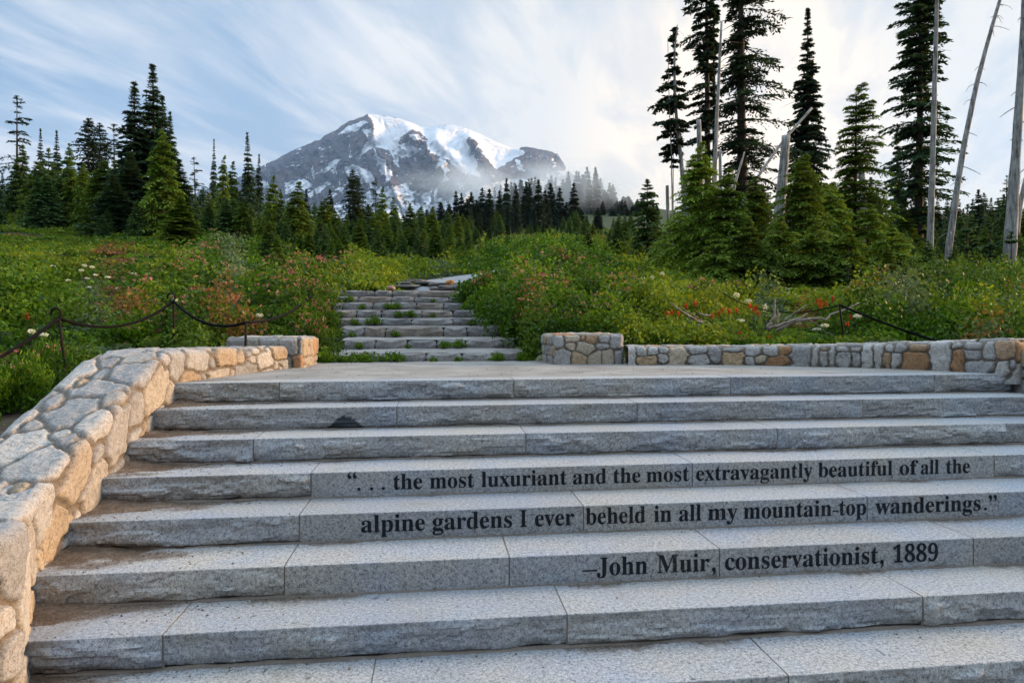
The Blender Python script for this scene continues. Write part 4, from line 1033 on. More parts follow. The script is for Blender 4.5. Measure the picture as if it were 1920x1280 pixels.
big_tree(1722, 470, -130, 34, 1.9, 0.24, 'tall dark fir behind the upright bare trunk at the right', 2004, zbf=0.05, gap=0.20, jit=0.48, wh=0.40, nb=7, col=(0.018, 0.040, 0.020), tip=(0.042, 0.080, 0.036))
big_tree(1680, 470, 243, 40, 0.9, 0.12, 'slim dark fir in the shadow left of the tall right fir', 2005, prof=p_spire, gap=0.1, wh=0.28, jit=0.25)
big_tree(1603, 480, 157, 24, 1.5, 0.10, 'bright green hemlock with branches swept to the right', 2006, name='hemlock_tree', prof=lambda t: np.minimum(1, 0.9+t)*(1-t)**0.6+0.03, wh=0.24, nb=7, up=0.30, droop=0.42, leaf=0.14, lw=0.34, K=20, twig=0.40, gap=0.12, side=0.0, col=(0.030, 0.062, 0.008), tip=(0.115, 0.185, 0.022), jit=0.35, m=4, roll=0.8, nod=0.4, stubs=0)
HT = [(1310, 268, 22, 1.15, 'feathery yellow green hemlock at the foot of the left snags'), (1362, 320, 21, 1.05, 'yellow green hemlock below the leaning log'), (1414, 332, 25, 1.1, 'darker green hemlock behind the leaning log'), (1504, 292, 21, 1.25, 'tall pointed hemlock in front of the spire-shaped fir'), (1462, 410, 19.5, 0.95, 'low hemlock in front of the broken thick snag'),
      (1555, 345, 22, 1.15, 'full green hemlock left of the right-swept one'), (1627, 385, 21, 1.15, 'full green hemlock right below the right-swept one'), (1672, 430, 19, 1.0, 'low spreading hemlock at the right end of the hemlock thicket'), (1266, 405, 24, 0.9, 'hemlock at the left end of the hemlock thicket'), (1400, 420, 19, 1.0, 'dark low hemlock at the front of the thicket'), (1530, 420, 18.5, 1.05, 'low dense hemlock in the front middle of the thicket'), (1590, 440, 18, 0.95, 'lowest hemlock at the front of the thicket, under the swept one'), (1340, 440, 19, 0.9, 'small hemlock in front of the feathery one')]
for i, (px, top, Y, R, lab) in enumerate(HT):
    dk = 0.65 if 'dark' in lab else 1.0
    big_tree(px, 520, top, Y, R*1.35, 0.07, lab, 2100+i, name='hemlock_tree', prof=p_cone, wh=0.16, nb=9, up=0.26, droop=0.46, leaf=0.115, lw=0.36, K=19, twig=0.44, tmax=0.5, gap=0.07, col=tuple(c*dk for c in (0.056, 0.105, 0.014)), tip=tuple(c*dk for c in (0.190, 0.270, 0.035)), jit=0.34, m=4, roll=0.9, nod=0.3, stubs=0)
for i, (px, top, Y, R, lab) in enumerate([(1813, 386, 20, 0.62, 'sparse little fir between the leaning trunk and the forked trunk'), (1896, 438, 16.5, 0.55, 'sparse little fir in front of the forked trunk'), (1856, 425, 22, 0.7, 'green fir behind the sparse little firs'), (1886, 330, 46, 1.2, 'dark fir behind the forked dead trunk'), (1590, 497, 12.0, 0.22, 'tiny fir seedling behind the tall iron stake'), (1626, 510, 12.0, 0.14, 'tiniest fir seedling, right of the other seedling'), (1756, 475, 20, 0.7, 'low fir at the foot of the bare leaning trunk')]):
    big_tree(px, 520, top, Y, R, 0.05 if Y < 40 else 0.15, lab, 2200+i, name='young_fir', prof=p_cone, wh=0.30 if Y > 14 else 0.085, nb=6, up=0.14, droop=0.10, leaf=0.13 if Y > 14 else 0.05, lw=0.32, K=12, twig=0.40, gap=0.08, col=(0.032, 0.072, 0.034), tip=(0.080, 0.145, 0.062), jit=0.15, m=3, stubs=0)

filler(26, 1660, 1990, lambda x: 420, (24, 34), ['young', 'hemlock', 'young'], 'low green conifer on the slope behind the willow bushes', 'low conifers behind the willow bushes', 12)
filler(14, 1140, 1300, lambda x: 405, (30, 44), ['young', 'hemlock'], 'low conifer round the bluish fir', 'low conifers round the bluish fir', 13)
filler(40, 430, 900, lambda x: 428+(x-430)*0.012, (25, 37), ['young', 'hemlock', 'young'], 'small young conifer standing out in the meadow in front of the tree band', 'small young conifers out in the meadow', 14)
filler(16, 860, 1180, lambda x: 428, (30, 60), ['young', 'hemlock', 'young'], 'small green conifer behind the flowering shrubs right of the path', 'small conifers behind the shrubs right of the path', 15)
filler(22, 1660, 1990, lambda x: 452, (13.5, 21), ['young', 'hemlock', 'young'], 'short young conifer between the willow bushes and the bare trunks', 'short young conifers behind the willow bushes', 16)
filler(24, 1630, 1960, lambda x: 392, (28, 42), ['young', 'young', 'hemlock'], 'green conifer of the understorey behind the bare leaning trunks', 'understorey conifers behind the bare trunks', 17)
filler(34, 420, 880, lambda x: 402+(x-420)*0.03, (27, 42), ['young', 'hemlock', 'young', 'hemlock'], 'bushy young conifer between the tree band and the flowering shrubs', 'bushy young conifers above the flowering shrubs', 18)
filler(16, 1285, 1665, lambda x: 322, (46, 62), ['fir', 'young', 'dark'], 'shadowy conifer in the gaps behind the hemlock thicket', 'shadowy conifers behind the hemlock thicket', 19)
for i in range(26):
    tree('spire', 1122+112*(i+random.random())/26, 372+random.random()*26, 300+random.random()*60, 11+random.random()*8, 'grey tree silhouette half lost in the mist on the hill', 'trees in the mist on the hill')
# --- dead trunks
def snag(pts_px, Y, r0, r1, label, branches=0, seed=1, name='dead_trunk', cat='dead tree', mat=None, Y2=None, rooted=True):
    p = np.array([P(x, y, Y if Y2 is None else Y+(Y2-Y)*k/(len(pts_px)-1)) for k, (x, y) in enumerate(pts_px)])
    zg = float(gz(p[:1, 0], p[:1, 1])[0])-0.1
    if rooted and p[0, 2] > zg+0.05:
        dd = p[0]-p[1]; k = min(1.5, (p[0, 2]-zg)/max(0.2, -dd[2])); f = np.array((p[0, 0]+dd[0]*k*0.6, p[0, 1], zg)); p = np.concatenate([f[None], p])
    t = np.linspace(0, 1, len(p)); tt_ = np.linspace(0, 1, 26); q = np.stack([np.interp(tt_, t, p[:, k]) for k in range(3)], -1)
    ker = np.array([1, 2, 3, 2, 1])/9.0
    for k in range(3):
        e = np.concatenate([2*q[:1, k]-q[1:3, k][::-1], q[:, k], 2*q[-1:, k]-q[-3:-1, k][::-1]]); q[:, k] = np.convolve(e, ker, 'valid')
    rr = r0+(r1-r0)*tt_; rr[:3] *= np.array([1.35, 1.18, 1.06])
    r = np.random.default_rng(seed)
    root = empty(name, q[0]); tag(root, label, cat)
    V, F = tube(q-q[0], rr, 10, rough=0.14, seed=seed); mesh_np('trunk', V, F, mat or DEAD, root, smooth=True)
    A = Acc()
    for k in range(int(branches*1.8)):
        f = 0.15+0.83*r.random(); i = int(f*25); a = r.choice([0, math.pi])+r.normal(0, 0.7); l = 0.14+0.55*r.random()**2.5
        s = np.linspace(0, 1, 4)[:, None]; pp = (q[i]-q[0])+np.array([math.cos(a), math.sin(a), -0.2])*l*s+np.array([0, 0, -0.35])*l*s*s+r.normal(0, 0.02, (4, 3)); pp[0] = q[i]-q[0]
        v, f_ = tube(pp, rr[i]*0.14*np.array([1.2, .8, .6, .3])+0.003, 4, cap=False); A.add(v, f_)
    if branches: A.build('twigs', mat or DEAD, root)
    return root
snag([(1743, 480), (1746, 400), (1750, 250), (1754, 100), (1758, -30)], 27, 0.165, 0.07, 'straight pale bare trunk standing in front of the tall right fir', 10, 11)
snag([(1777, 482), (1787, 410), (1802, 300), (1830, 160), (1860, 50), (1884, -30)], 24, 0.15, 0.055, 'pale bare trunk leaning to the right against the sky', 26, 12)
snag([(1893, 478), (1897, 400), (1904, 300), (1912, 180), (1918, 60), (1921, -40)], 22, 0.25, 0.06, 'thick pale dead trunk at the right frame edge', 16, 13)
snag([(1905, 440), (1912, 385), (1925, 330), (1945, 280)], 22.4, 0.10, 0.06, 'short dead limb forking right from the thick trunk at the frame edge', 3, 14, rooted=False)
snag([(1285, 385), (1277, 300), (1266, 200), (1264, 100), (1270, 47)], 33, 0.15, 0.025, 'thin bent grey snag left of the tall trees', 26, 15)
big_tree(1262, 400, 60, 33.3, 0.85, 0.03, 'sparse dark conifer foliage hugging the thin bent snag', 2010, name='conifer_tree', zbf=0.42, side=math.pi, gap=0.35, jit=0.5, stubs=0, leaf=0.22, prof=lambda t: 0.25+0.75*np.sin(np.clip(t*1.25, 0, 1)*math.pi)**0.8, col=DKC, tip=DKT, wh=0.34)
snag([(1259, 290), (1255, 200), (1252, 70)], 33.2, 0.04, 0.012, 'very thin bare pole beside the thin bent snag', 8, 16)
snag([(1336, 420), (1340, 320), (1346, 180), (1353, 40)], 29, 0.15, 0.045, 'light grey slender snag crossing the dark trunks', 14, 17)
snag([(1314, 420), (1313, 330), (1310, 225)], 28, 0.13, 0.10, 'broken-off grey stub left of the slender snag', 2, 18)
snag([(1350, 420), (1351, 350), (1350, 282)], 27, 0.085, 0.06, 'short grey post-like snag right of the slender snag', 2, 19)
snag([(1372, 370), (1382, 330), (1396, 285)], 27, 0.09, 0.03, 'short pointed snag tilted right below the thick tree', 1, 20)
snag([(1388, 385), (1425, 325), (1470, 262), (1522, 203)], 29, 0.085, 0.05, 'bare grey log leaning steeply to the right across the trees', 6, 21, Y2=30)
snag([(1456, 470), (1461, 400), (1468, 330), (1474, 255)], 26, 0.26, 0.16, 'thick broken grey snag between the hemlocks', 5, 22)
snag([(1252, 390), (1251, 348)], 34, 0.10, 0.08, 'low grey stump right of the bluish fir', 0, 23)
snag([(1620, 430), (1618, 350), (1612, 290)], 27, 0.16, 0.12, 'grey snag mostly hidden behind the swept hemlock', 0, 24)
# --- fallen branches in the right meadow
def branch(lines, Y, r, label, seed):
    root = None
    for k, (ln, rr) in enumerate(lines):
        p = np.array([P(x, y, Y+0.04*k) for x, y in ln])
        if root is None:
            root = empty('fallen_branch', p[0]); tag(root, label, 'dead branch'); o0 = p[0]
        t = np.linspace(0, 1, len(p)); tt_ = np.linspace(0, 1, 18); q = np.stack([np.interp(tt_, t, p[:, c]) for c in range(3)], -1)+np.random.default_rng(seed+k).normal(0, 0.006, (18, 3))
        V, F = tube(q-o0, np.linspace(rr, rr*0.4, 18), 7, rough=0.2, seed=seed); mesh_np('limb', V, F, DRIFT, root, smooth=True)
branch([([(1330, 614), (1300, 597), (1283, 588), (1258, 568)], 0.0218), ([(1322, 604), (1290, 585), (1276, 576)], 0.0095), ([(1330, 592), (1310, 588), (1305, 589)], 0.0136)], 8.3, 0.03, 'forked pale dead branch lying left of the two in the right meadow', 1)
branch([([(1438, 614), (1450, 598), (1453, 575), (1454, 560)], 0.0190), ([(1440, 617), (1475, 605), (1505, 595), (1512, 588)], 0.0204), ([(1456, 620), (1490, 603), (1530, 595), (1552, 598), (1558, 588), (1590, 580), (1612, 568)], 0.0190), ([(1470, 600), (1500, 580), (1515, 570)], 0.0082), ([(1520, 600), (1545, 620), (1575, 635)], 0.0082), ([(1455, 612), (1459, 590), (1457, 580)], 0.0204)], 7.95, 0.03, 'sprawling driftwood-like root with many pale limbs behind the right wall', 5)

# ------------------------------------------------------------------ ground cover
def clear_mask(X, Y):
    """False where nothing grows: landing, stairs, walls, steps, path, bare soil"""
    grow = ~in_poly(X, Y, [(-2.42, -3), (-2.42, 5.1), (-2.3, 5.8), (-2.12, 6.6), (-2.12, 7.95), (-1.28, 7.95), (-1.28, 8.0), (1.30, 8.0), (1.30, 8.12), (2.12, 8.12), (2.12, 7.85), (3.0, 7.75), (4.2, 7.35), (5.1, 6.6), (5.5, 5.6), (5.4, -3)])
    grow &= ~((Y > 7.9) & (Y < 15.5) & (X > CXL(Y)-0.10) & (X < CXR(Y)+0.02))
    grow &= path_dist(X, Y) > 0.70
    bare = (X < -2.0) & (Y < 6.5) & ((X > -3.35-0.35*(Y-5)+0.5*(vnoise(np.stack([X*2, Y*2], -1), 4)-0.5)))
    return grow & ~bare & (Y > 4.6)
def canopy(X, Y):
    """height of the low shrubs above the ground: knolls and hollows"""
    q = np.stack([X, Y], -1); k = np.clip(Y/10, 0.6, 3.0)[..., None]
    n = fbm(q*1.25/k**0.7, 91, 3); n2 = fbm(q*3.6/k**0.7, 95, 2)
    h = 0.07+0.62*sstep(0.38, 0.66, n)+0.42*(n2-0.42)
    h *= 0.75+0.35*np.clip(Y/12, 0.4, 1.6)
    lawn = open_meadow(X, Y)
    h = h*(1-0.72*lawn)
    h = h*(1-0.50*sstep(-0.16, -0.24, X/np.maximum(Y, 5))*sstep(8.7, 8.1, Y))      # trimmed low along the rope fence
    edge = np.minimum(1, np.maximum(0, path_dist(X, Y)-0.55)/0.8); h *= 0.35+0.65*edge
    dw = sstep(0.34, 0.38, X/Y)*sstep(0.62, 0.57, X/Y)*sstep(7.3, 7.6, Y)*sstep(10.2, 9.2, Y); h *= 1-0.62*dw
    low = sstep(1.6, 0.1, np.abs(X-0.0)-1.3)*(Y > 14.5)*(Y < 24); h *= 1-0.45*low
    return np.clip(h, 0.05, 0.9)
def open_meadow(X, Y):                                      # smooth pale-green carpet on the left slope
    a = X/Y
    return sstep(-0.30, -0.42, a)*sstep(13, 17, Y)*sstep(44, 36, Y)
def heather(X, Y):                                          # where the pink flower heads grow
    q = np.stack([X, Y], -1); n = fbm(q*0.42/np.clip(Y/12, 0.7, 3)[..., None], 120, 3); a = X/Y
    zl = sstep(-0.52, -0.40, a)*sstep(-0.08, -0.16, a)*sstep(7.6, 9.5, Y)*sstep(26, 19, Y)
    zr = sstep(0.085, 0.12, a)*sstep(0.52, 0.36, a)*sstep(8.0, 9.0, Y)*sstep(27, 21, Y)
    zf = 0.45*sstep(25, 30, Y)*sstep(60, 45, Y)*sstep(-0.42, -0.25, a)*sstep(0.1, -0.05, a)
    zn = 0.7*(a < -0.42)*sstep(5.0, 5.5, Y)*sstep(7.5, 6.8, Y)
    return np.clip(np.maximum.reduce([zl, zr, zf, zn])*sstep(0.36, 0.58, n+0.10*(zl+zr)), 0, 1)
C_HUCK = np.array([(0.050, 0.110, 0.009), (0.076, 0.148, 0.011), (0.105, 0.178, 0.014), (0.036, 0.082, 0.009)])
C_YEL = np.array([(0.130, 0.180, 0.014), (0.160, 0.200, 0.018), (0.108, 0.165, 0.015)])
C_HEA = np.array([(0.040, 0.088, 0.012), (0.027, 0.062, 0.010), (0.070, 0.122, 0.016)])
C_SAGE = np.array([(0.075, 0.115, 0.055), (0.095, 0.135, 0.060)])
def scatter_leaves(n_cl, n_leaf, y0, y1, seed, a0=-1.35, a1=1.35, lsize=0.047, pw=0.72):
    r = np.random.default_rng(seed)
    # area-uniform in bearing and log-distance, so nearby plants get small leaves and far ones coarse sprays
    Y = np.exp(r.uniform(math.log(y0), math.log(y1), n_cl)); X = r.uniform(a0, a1, n_cl)*np.maximum(Y, 5.0)
    ok = clear_mask(X, Y); X, Y = X[ok], Y[ok]; n = len(X)
    hc = canopy(X, Y); lawn = open_meadow(X, Y); he = heather(X, Y)
    q = np.stack([X, Y], -1)
    sc = (np.maximum(Y, 4.5)/8.0)**pw
    rad = 0.25*sc*(0.55+0.9*r.random(n)); hc = hc*(0.55+0.75*r.random(n))
    ty = fbm(q*0.55/np.clip(Y/12, 0.8, 3)[:, None], 140, 3); ty2 = fbm(q*1.9/np.clip(Y/12, 0.8, 3)[:, None], 150, 2)
    pick = lambda pal: pal[r.integers(0, len(pal), n)]
    col = pick(C_HUCK)
    col = np.where((ty > 0.56)[:, None], pick(C_YEL), col); col = np.where((ty < 0.40)[:, None], pick(C_HEA), col)
    col = np.where((lawn > 0.4)[:, None], pick(np.concatenate([C_YEL, C_YEL*0.8, C_HUCK]))*0.92, col)
    col = np.where(((he > 0.45) & (r.random(n) < 0.7))[:, None], pick(np.concatenate([C_HEA, C_HEA, C_HUCK])), col)
    col = np.where(((ty2 > 0.70) & (lawn < 0.3))[:, None], pick(C_SAGE), col)
    rusty = (fbm(q*0.9/np.clip(Y/10, 1, 3)[:, None], 171, 3) > 0.68) & (r.random(n) < 0.5)
    col = np.where(rusty[:, None], np.array([(0.16, 0.095, 0.035)]), col)
    col = col*(0.75+0.5*fbm(q*2.2/np.clip(Y/10, 1, 4)[:, None], 180, 2))[:, None]
    zg = gz(X, Y)
    m = n_leaf
    th = r.uniform(0, 2*math.pi, (n, m)); rr = np.sqrt(r.random((n, m)))
    u = r.random((n, m))**0.38
    dx = np.cos(th)*rr*rad[:, None]; dy = np.sin(th)*rr*rad[:, None]
    dome = np.sqrt(np.clip(1-rr**2, 0, 1))*0.82+0.18
    Cc = np.stack([X[:, None]+dx, Y[:, None]+dy, zg[:, None]+hc[:, None]*u*dome+0.02], -1)
    grassy = ((ty2 < 0.17) & (lawn < 0.5))
    up_ = np.stack([dx/rad[:, None], dy/rad[:, None], np.full((n, m), 0.55)], -1)+r.normal(0, 0.55, (n, m, 3))
    L = lsize*sc[:, None]*(0.6+0.8*r.random((n, m)))
    dirv = r.normal(0, 1, (n, m, 3)); dirv[..., 2] += 0.15
    dirv = np.where(grassy[:, None, None], np.array([0, 0, 2.2])+0.55*dirv, dirv); dirv = unit(dirv)
    nrm = unit(up_); sv = unit(np.cross(nrm, dirv))
    L = np.where(grassy[:, None], L*2.0, L)
    wd = np.where(grassy, 0.15, 0.78)[:, None]*L/2
    V, F = diamonds(Cc.reshape(-1, 3), (dirv*(L/2)[..., None]).reshape(-1, 3), (sv*wd[..., None]).reshape(-1, 3), wide=0.15)
    lc = np.repeat(col, m, 0).reshape(n, m, 3)*(0.65+0.70*r.random((n, m)))[..., None]
    lc = np.where(grassy[:, None, None], lc*np.array([0.95, 1.0, 0.9]), lc)
    # dark stems and litter show under the leaves by real shade only
    return V, F, lc.reshape(-1, 3)
for nm, args in (('low_shrubs', (5000, 124, 4.6, 13.5, 501)), ('meadow_plants', (6600, 84, 13.0, 46, 502)), ('slope_plants', (9000, 22, 44, 190, 503))):
    V, F, c = scatter_leaves(*args)
    o = mesh_np(nm, V, F, LEAF, fattr={'col': c}); tag(o, kind='stuff')
# pink flower heads scattered through the heather
def heads(n, y0, y1, seed, dens, cols, size, name, zoff=0.03, k=7):
    r = np.random.default_rng(seed); Y = np.exp(r.uniform(math.log(y0), math.log(y1), n)); X = r.uniform(-1.2, 1.2, n)*np.maximum(Y, 5)
    ok = clear_mask(X, Y) & (r.random(n) < dens(X, Y)); X, Y = X[ok], Y[ok]; n = len(X)
    z = gz(X, Y)+canopy(X, Y)*(0.80+0.25*r.random(n))+zoff
    s = size*(Y/9.0)**0.55*(0.65+0.7*r.random(n))
    c = np.stack([X, Y, z], -1)[:, None]+r.normal(0, 1, (n, k, 3))*(s[:, None, None]*np.array([0.55, 0.55, 0.20]))
    nr = unit(np.array([0, 0, 0.8])+r.normal(0, 0.6, (n, k, 3))); d = unit(np.cross(nr, r.normal(0, 1, (n, k, 3)))); sv = np.cross(nr, d)
    l = s[:, None]*(0.5+0.4*r.random((n, k)))
    V, F = diamonds(c.reshape(-1, 3), (d*(l/2)[..., None]).reshape(-1, 3), (sv*(l*0.42)[..., None]).reshape(-1, 3))
    col = cols[r.integers(0, len(cols), n)][:, None]*(0.75+0.5*r.random((n, k)))[..., None]
    o = mesh_np(name, V, F, PETAL, fattr={'col': col.reshape(-1, 3)}); return tag(o, kind='stuff')
PINK = np.array([(0.40, 0.15, 0.15), (0.46, 0.20, 0.18), (0.42, 0.22, 0.16), (0.36, 0.12, 0.14), (0.48, 0.26, 0.22)])
heads(26000, 5.0, 42, 601, lambda X, Y: 0.42*heather(X, Y)**1.3, PINK, 0.042, 'pink_wildflowers')
heads(4000, 8.5, 42, 602, lambda X, Y: 0.012+0.05*sstep(0.6, 0.7, fbm(np.stack([X, Y], -1)*0.5, 66, 2)), np.array([(0.68, 0.67, 0.58), (0.72, 0.72, 0.66)]), 0.026, 'small_white_wildflowers', 0.06, 5)

# ------------------------------------------------------------------ single shrubs and flowering plants
def shrub_meshes(seed, w, h, leaf, cols, n=2600, flower=None, tall=0.5, lw=0.5, upright=0.4):
    r = np.random.default_rng(seed)
    nb = 26; bc = r.normal(0, 1, (nb, 3)); bc[:, 2] = np.abs(bc[:, 2]); bc = unit(bc)*(0.35+0.6*r.random(nb))[:, None]
    bc = bc*np.array([w/2, w/2, h*0.78])
    k = r.integers(0, nb, n); off = unit(r.normal(0, 1, (n, 3)))*(r.random(n)**0.45)[:, None]*np.array([w*0.20, w*0.20, h*0.26])
    c = bc[k]+off; c[:, 2] = np.abs(c[:, 2])+0.02
    out = unit(c/np.array([w/2, w/2, h])+1e-6)
    d = unit(out*0.6+np.array([0, 0, upright])+r.normal(0, 0.5, (n, 3))); nr = unit(np.array([0, 0, 0.7])+r.normal(0, 0.6, (n, 3))); sv = unit(np.cross(nr, d))
    L = leaf*(0.6+0.8*r.random(n)); V, F = diamonds(c, d*(L/2)[:, None], sv*(L*lw/2)[:, None], wide=0.15)
    pal = np.asarray(cols); col = pal[(k+r.integers(0, 2, n)) % len(pal)]*(0.7+0.6*r.random(n))[:, None]
    leaves = mesh_np('leaves', V, F, LEAF, fattr={'col': col}, add=False)
    A = Acc()
    for q in range(0, nb, 2):
        s = np.linspace(0, 1, 4)[:, None]; p = bc[q]*s; p[:, :2] += r.normal(0, 0.02*w, (4, 2))*s; v, f = tube(p, 0.008*w+0.004*np.array([1.2, 1, .8, .5]), 4, cap=False); A.add(v, f)
    stems = A.build('stems', BARK, None, add=False)
    fl = None
    if flower:
        m = flower[0]; top = np.argsort(-(c[:, 2]/h-0.25*np.linalg.norm(c[:, :2], axis=1)/w))[:n//3]; pk = r.choice(top, m)
        hc = c[pk]+np.array([0, 0, 0.05*h+0.02]); kk = 8; s = flower[1]
        cc = hc[:, None]+r.normal(0, 1, (m, kk, 3))*s*np.array([0.55, 0.55, 0.22]); nr = unit(np.array([0, 0, .8])+r.normal(0, .6, (m, kk, 3))); d = unit(np.cross(nr, r.normal(0, 1, (m, kk, 3)))); sv = np.cross(nr, d); l = s*(0.6+0.4*r.random((m, kk)))
        V, F = diamonds(cc.reshape(-1, 3), (d*(l/2)[..., None]).reshape(-1, 3), (sv*(l*.42)[..., None]).reshape(-1, 3)); pc = np.asarray(flower[2])[r.integers(0, len(flower[2]), m)][:, None]*(0.75+.5*r.random((m, kk)))[..., None]
        fl = mesh_np('flower_heads', V, F, PETAL, fattr={'col': pc.reshape(-1, 3)}, add=False)
    return leaves, stems, fl
SH = {}
for i in range(2): SH['heath', i] = shrub_meshes(700+i, 1.0, 0.62, 0.045, C_HEA*1.15, 5200, (46, 0.040, PINK), lw=0.4)
for i in range(2): SH['green', i] = shrub_meshes(710+i, 1.0, 0.62, 0.050, C_HUCK*1.05, 5200, (16, 0.036, PINK))
for i in range(2): SH['willow', i] = shrub_meshes(720+i, 1.2, 0.85, 0.085, np.concatenate([C_YEL*1.0, C_HUCK, C_HUCK*0.8, np.array([(0.26, 0.19, 0.04), (0.20, 0.19, 0.03)])]), 4600, None, lw=0.40, upright=0.8)
for i in range(2): SH['reddish', i] = shrub_meshes(730+i, 1.0, 0.7, 0.05, np.concatenate([C_HUCK*0.8, np.array([(0.20, 0.10, 0.035), (0.15, 0.10, 0.03)])]), 4000, None)
for i in range(2): SH['tuft', i] = shrub_meshes(740+i, 0.34, 0.17, 0.030, C_HUCK*1.1, 700, None)
for i in range(2): SH['stalk', i] = shrub_meshes(750+i, 0.30, 0.75, 0.10, np.array([(0.11, 0.19, 0.03), (0.14, 0.22, 0.04)]), 380, None, lw=0.16, upright=1.4)
def shrub(kind, px, base_row, Y, wpx, hpx, label, group=None, z=None, cat='shrub', name=None):
    p = P(px, base_row, Y); X = float(p[0]); zg = float(gz(np.array([X]), np.array([Y]))[0]) if z is None else z
    sc = F_PX/(np.array([X, Y, 0])@FWD); v = random.randrange(2)
    W0, H0 = {'heath': (1, .62), 'green': (1, .62), 'willow': (1.2, .85), 'reddish': (1, .7), 'tuft': (.34, .17), 'stalk': (.3, .75)}[kind]
    root = empty(name or {'heath': 'flowering_shrub', 'green': 'leafy_shrub', 'willow': 'willow_shrub', 'reddish': 'leafy_shrub', 'tuft': 'weed_tuft', 'stalk': 'leafy_stalk'}[kind], (X, Y, zg), random.random()*6.28)
    root.scale = (wpx/sc/W0*0.80, wpx/sc/W0*0.80, hpx/sc/H0*0.92)
    tag(root, label, cat, group)
    for n, me in zip(('leaves', 'stems', 'flower_heads'), SH[kind, v]):
        if me is not None: link(bpy.data.objects.new(n, me), root)
    return root
for a in [
 ('heath', 590, 640, 8.6, 118, 110, 'pink flowering bush between the left pier and the foot of the rustic steps'),
 ('green', 560, 610, 9.6, 120, 80, 'leafy bush with pink heads behind the left pier'),
 ('heath', 596, 590, 10.4, 90, 90, 'pink flowering bush half way up the left side of the rustic steps'),
 ('heath', 590, 560, 12.4, 80, 80, 'pink flowering bush below the small dark stake'),
 ('green', 612, 668, 8.0, 46, 50, 'small green plant at the left foot of the rustic steps'),
 ('heath', 698, 540, 16.3, 60, 36, 'round pink-topped bush behind the top of the rustic steps'),
 ('heath', 905, 560, 13.5, 110, 88, 'tall dark green pink-topped bush at the right head of the rustic steps'),
 ('green', 925, 585, 11.6, 70, 52, 'leafy bush overhanging the right side of the upper rustic steps'),
 ('green', 965, 618, 9.8, 96, 82, 'leafy bush on the right of the middle rustic steps'),
 ('heath', 1005, 640, 8.9, 90, 90, 'pink flowering bush above the left corner of the right pier'),
 ('green', 990, 668, 8.35, 54, 50, 'small bright plant at the right foot of the rustic steps'),
 ('green', 1060, 640, 8.7, 120, 72, 'dense green bush behind the right pier'),
 ('green', 1135, 640, 8.7, 110, 66, 'dense green bush behind the right end of the right pier'),
 ('heath', 1310, 540, 13.5, 150, 78, 'domed heather bush with a crown of pink heads in front of the hemlocks'),
 ('heath', 1380, 505, 15.5, 80, 60, 'purplish flowered bush under the hemlock thicket'),
 ('reddish', 1060, 478, 22, 96, 46, 'reddish green bush below the misty hill'),
 ('reddish', 1240, 490, 25, 80, 40, 'reddish bush under the bluish fir'),
 ('willow', 1690, 600, 8.8, 130, 92, 'yellow green willow bush right of the tall iron stake'),
 ('willow', 1775, 595, 8.8, 150, 110, 'tallest willow bush with golden tips behind the right wall'),
 ('willow', 1850, 600, 8.4, 150, 100, 'willow bush with golden tips second from the right edge'),
 ('willow', 1925, 610, 8.0, 130, 90, 'willow bush with mixed gold leaves cut by the right edge'),
 ('willow', 1640, 600, 8.9, 80, 60, 'low willow bush just behind the tall iron stake'),
 ('green', 1230, 655, 7.9, 100, 52, 'low bush behind the left end of the right wall'),
 ('green', 1390, 655, 7.7, 110, 42, 'low bright bush behind the middle of the right wall'),
 ('reddish', 1320, 655, 7.8, 70, 46, 'low bush with rusty leaves behind the right wall'),
 ('green', 40, 690, 6.0, 150, 130, 'large leafy bush at the left edge behind the sloping wall'),
 ('green', 130, 640, 7.6, 150, 46, 'leafy bush at the leftmost iron post'),
 ('green', 250, 650, 8.9, 170, 74, 'leafy bush between the two looped posts'),
 ('green', 410, 640, 9.0, 120, 88, 'leafy bush between the second looped post and the stake by the left pier'),
 ('green', 235, 655, 6.6, 120, 40, 'low leafy bush right behind the corner of the sloping wall'),
 ('green', 370, 655, 6.9, 110, 44, 'low leafy bush behind the curved part of the left wall'),
 ('heath', 440, 510, 16.5, 150, 50, 'broad pink flowering mound in the middle of the left meadow'),
 ('heath', 365, 520, 16.0, 110, 46, 'pink flowering mound left of the broad one'),
 ('reddish', 430, 470, 30, 130, 32, 'brownish pink heath mound under the left firs'),
]: shrub(*a)
for i, px in enumerate((1036, 1015, 1215, 1425, 1455, 1368, 1022)):
    shrub('stalk', px, 640, 8.2 if px > 1100 else 8.6, 26, 78-6*(i % 3), ['bright narrow-leaved stalk above the right pier', 'bright narrow-leaved stalk at the left corner of the right pier', 'bright narrow-leaved stalk behind the low right wall, left of the dead branches', 'bright stalk in front of the driftwood, left of two', 'bright stalk in front of the driftwood, right of two', 'bright stalk between the two heaps of dead branches', 'tall pale green stalk where the right pier meets the rustic steps'][i], None, None, 'plant')
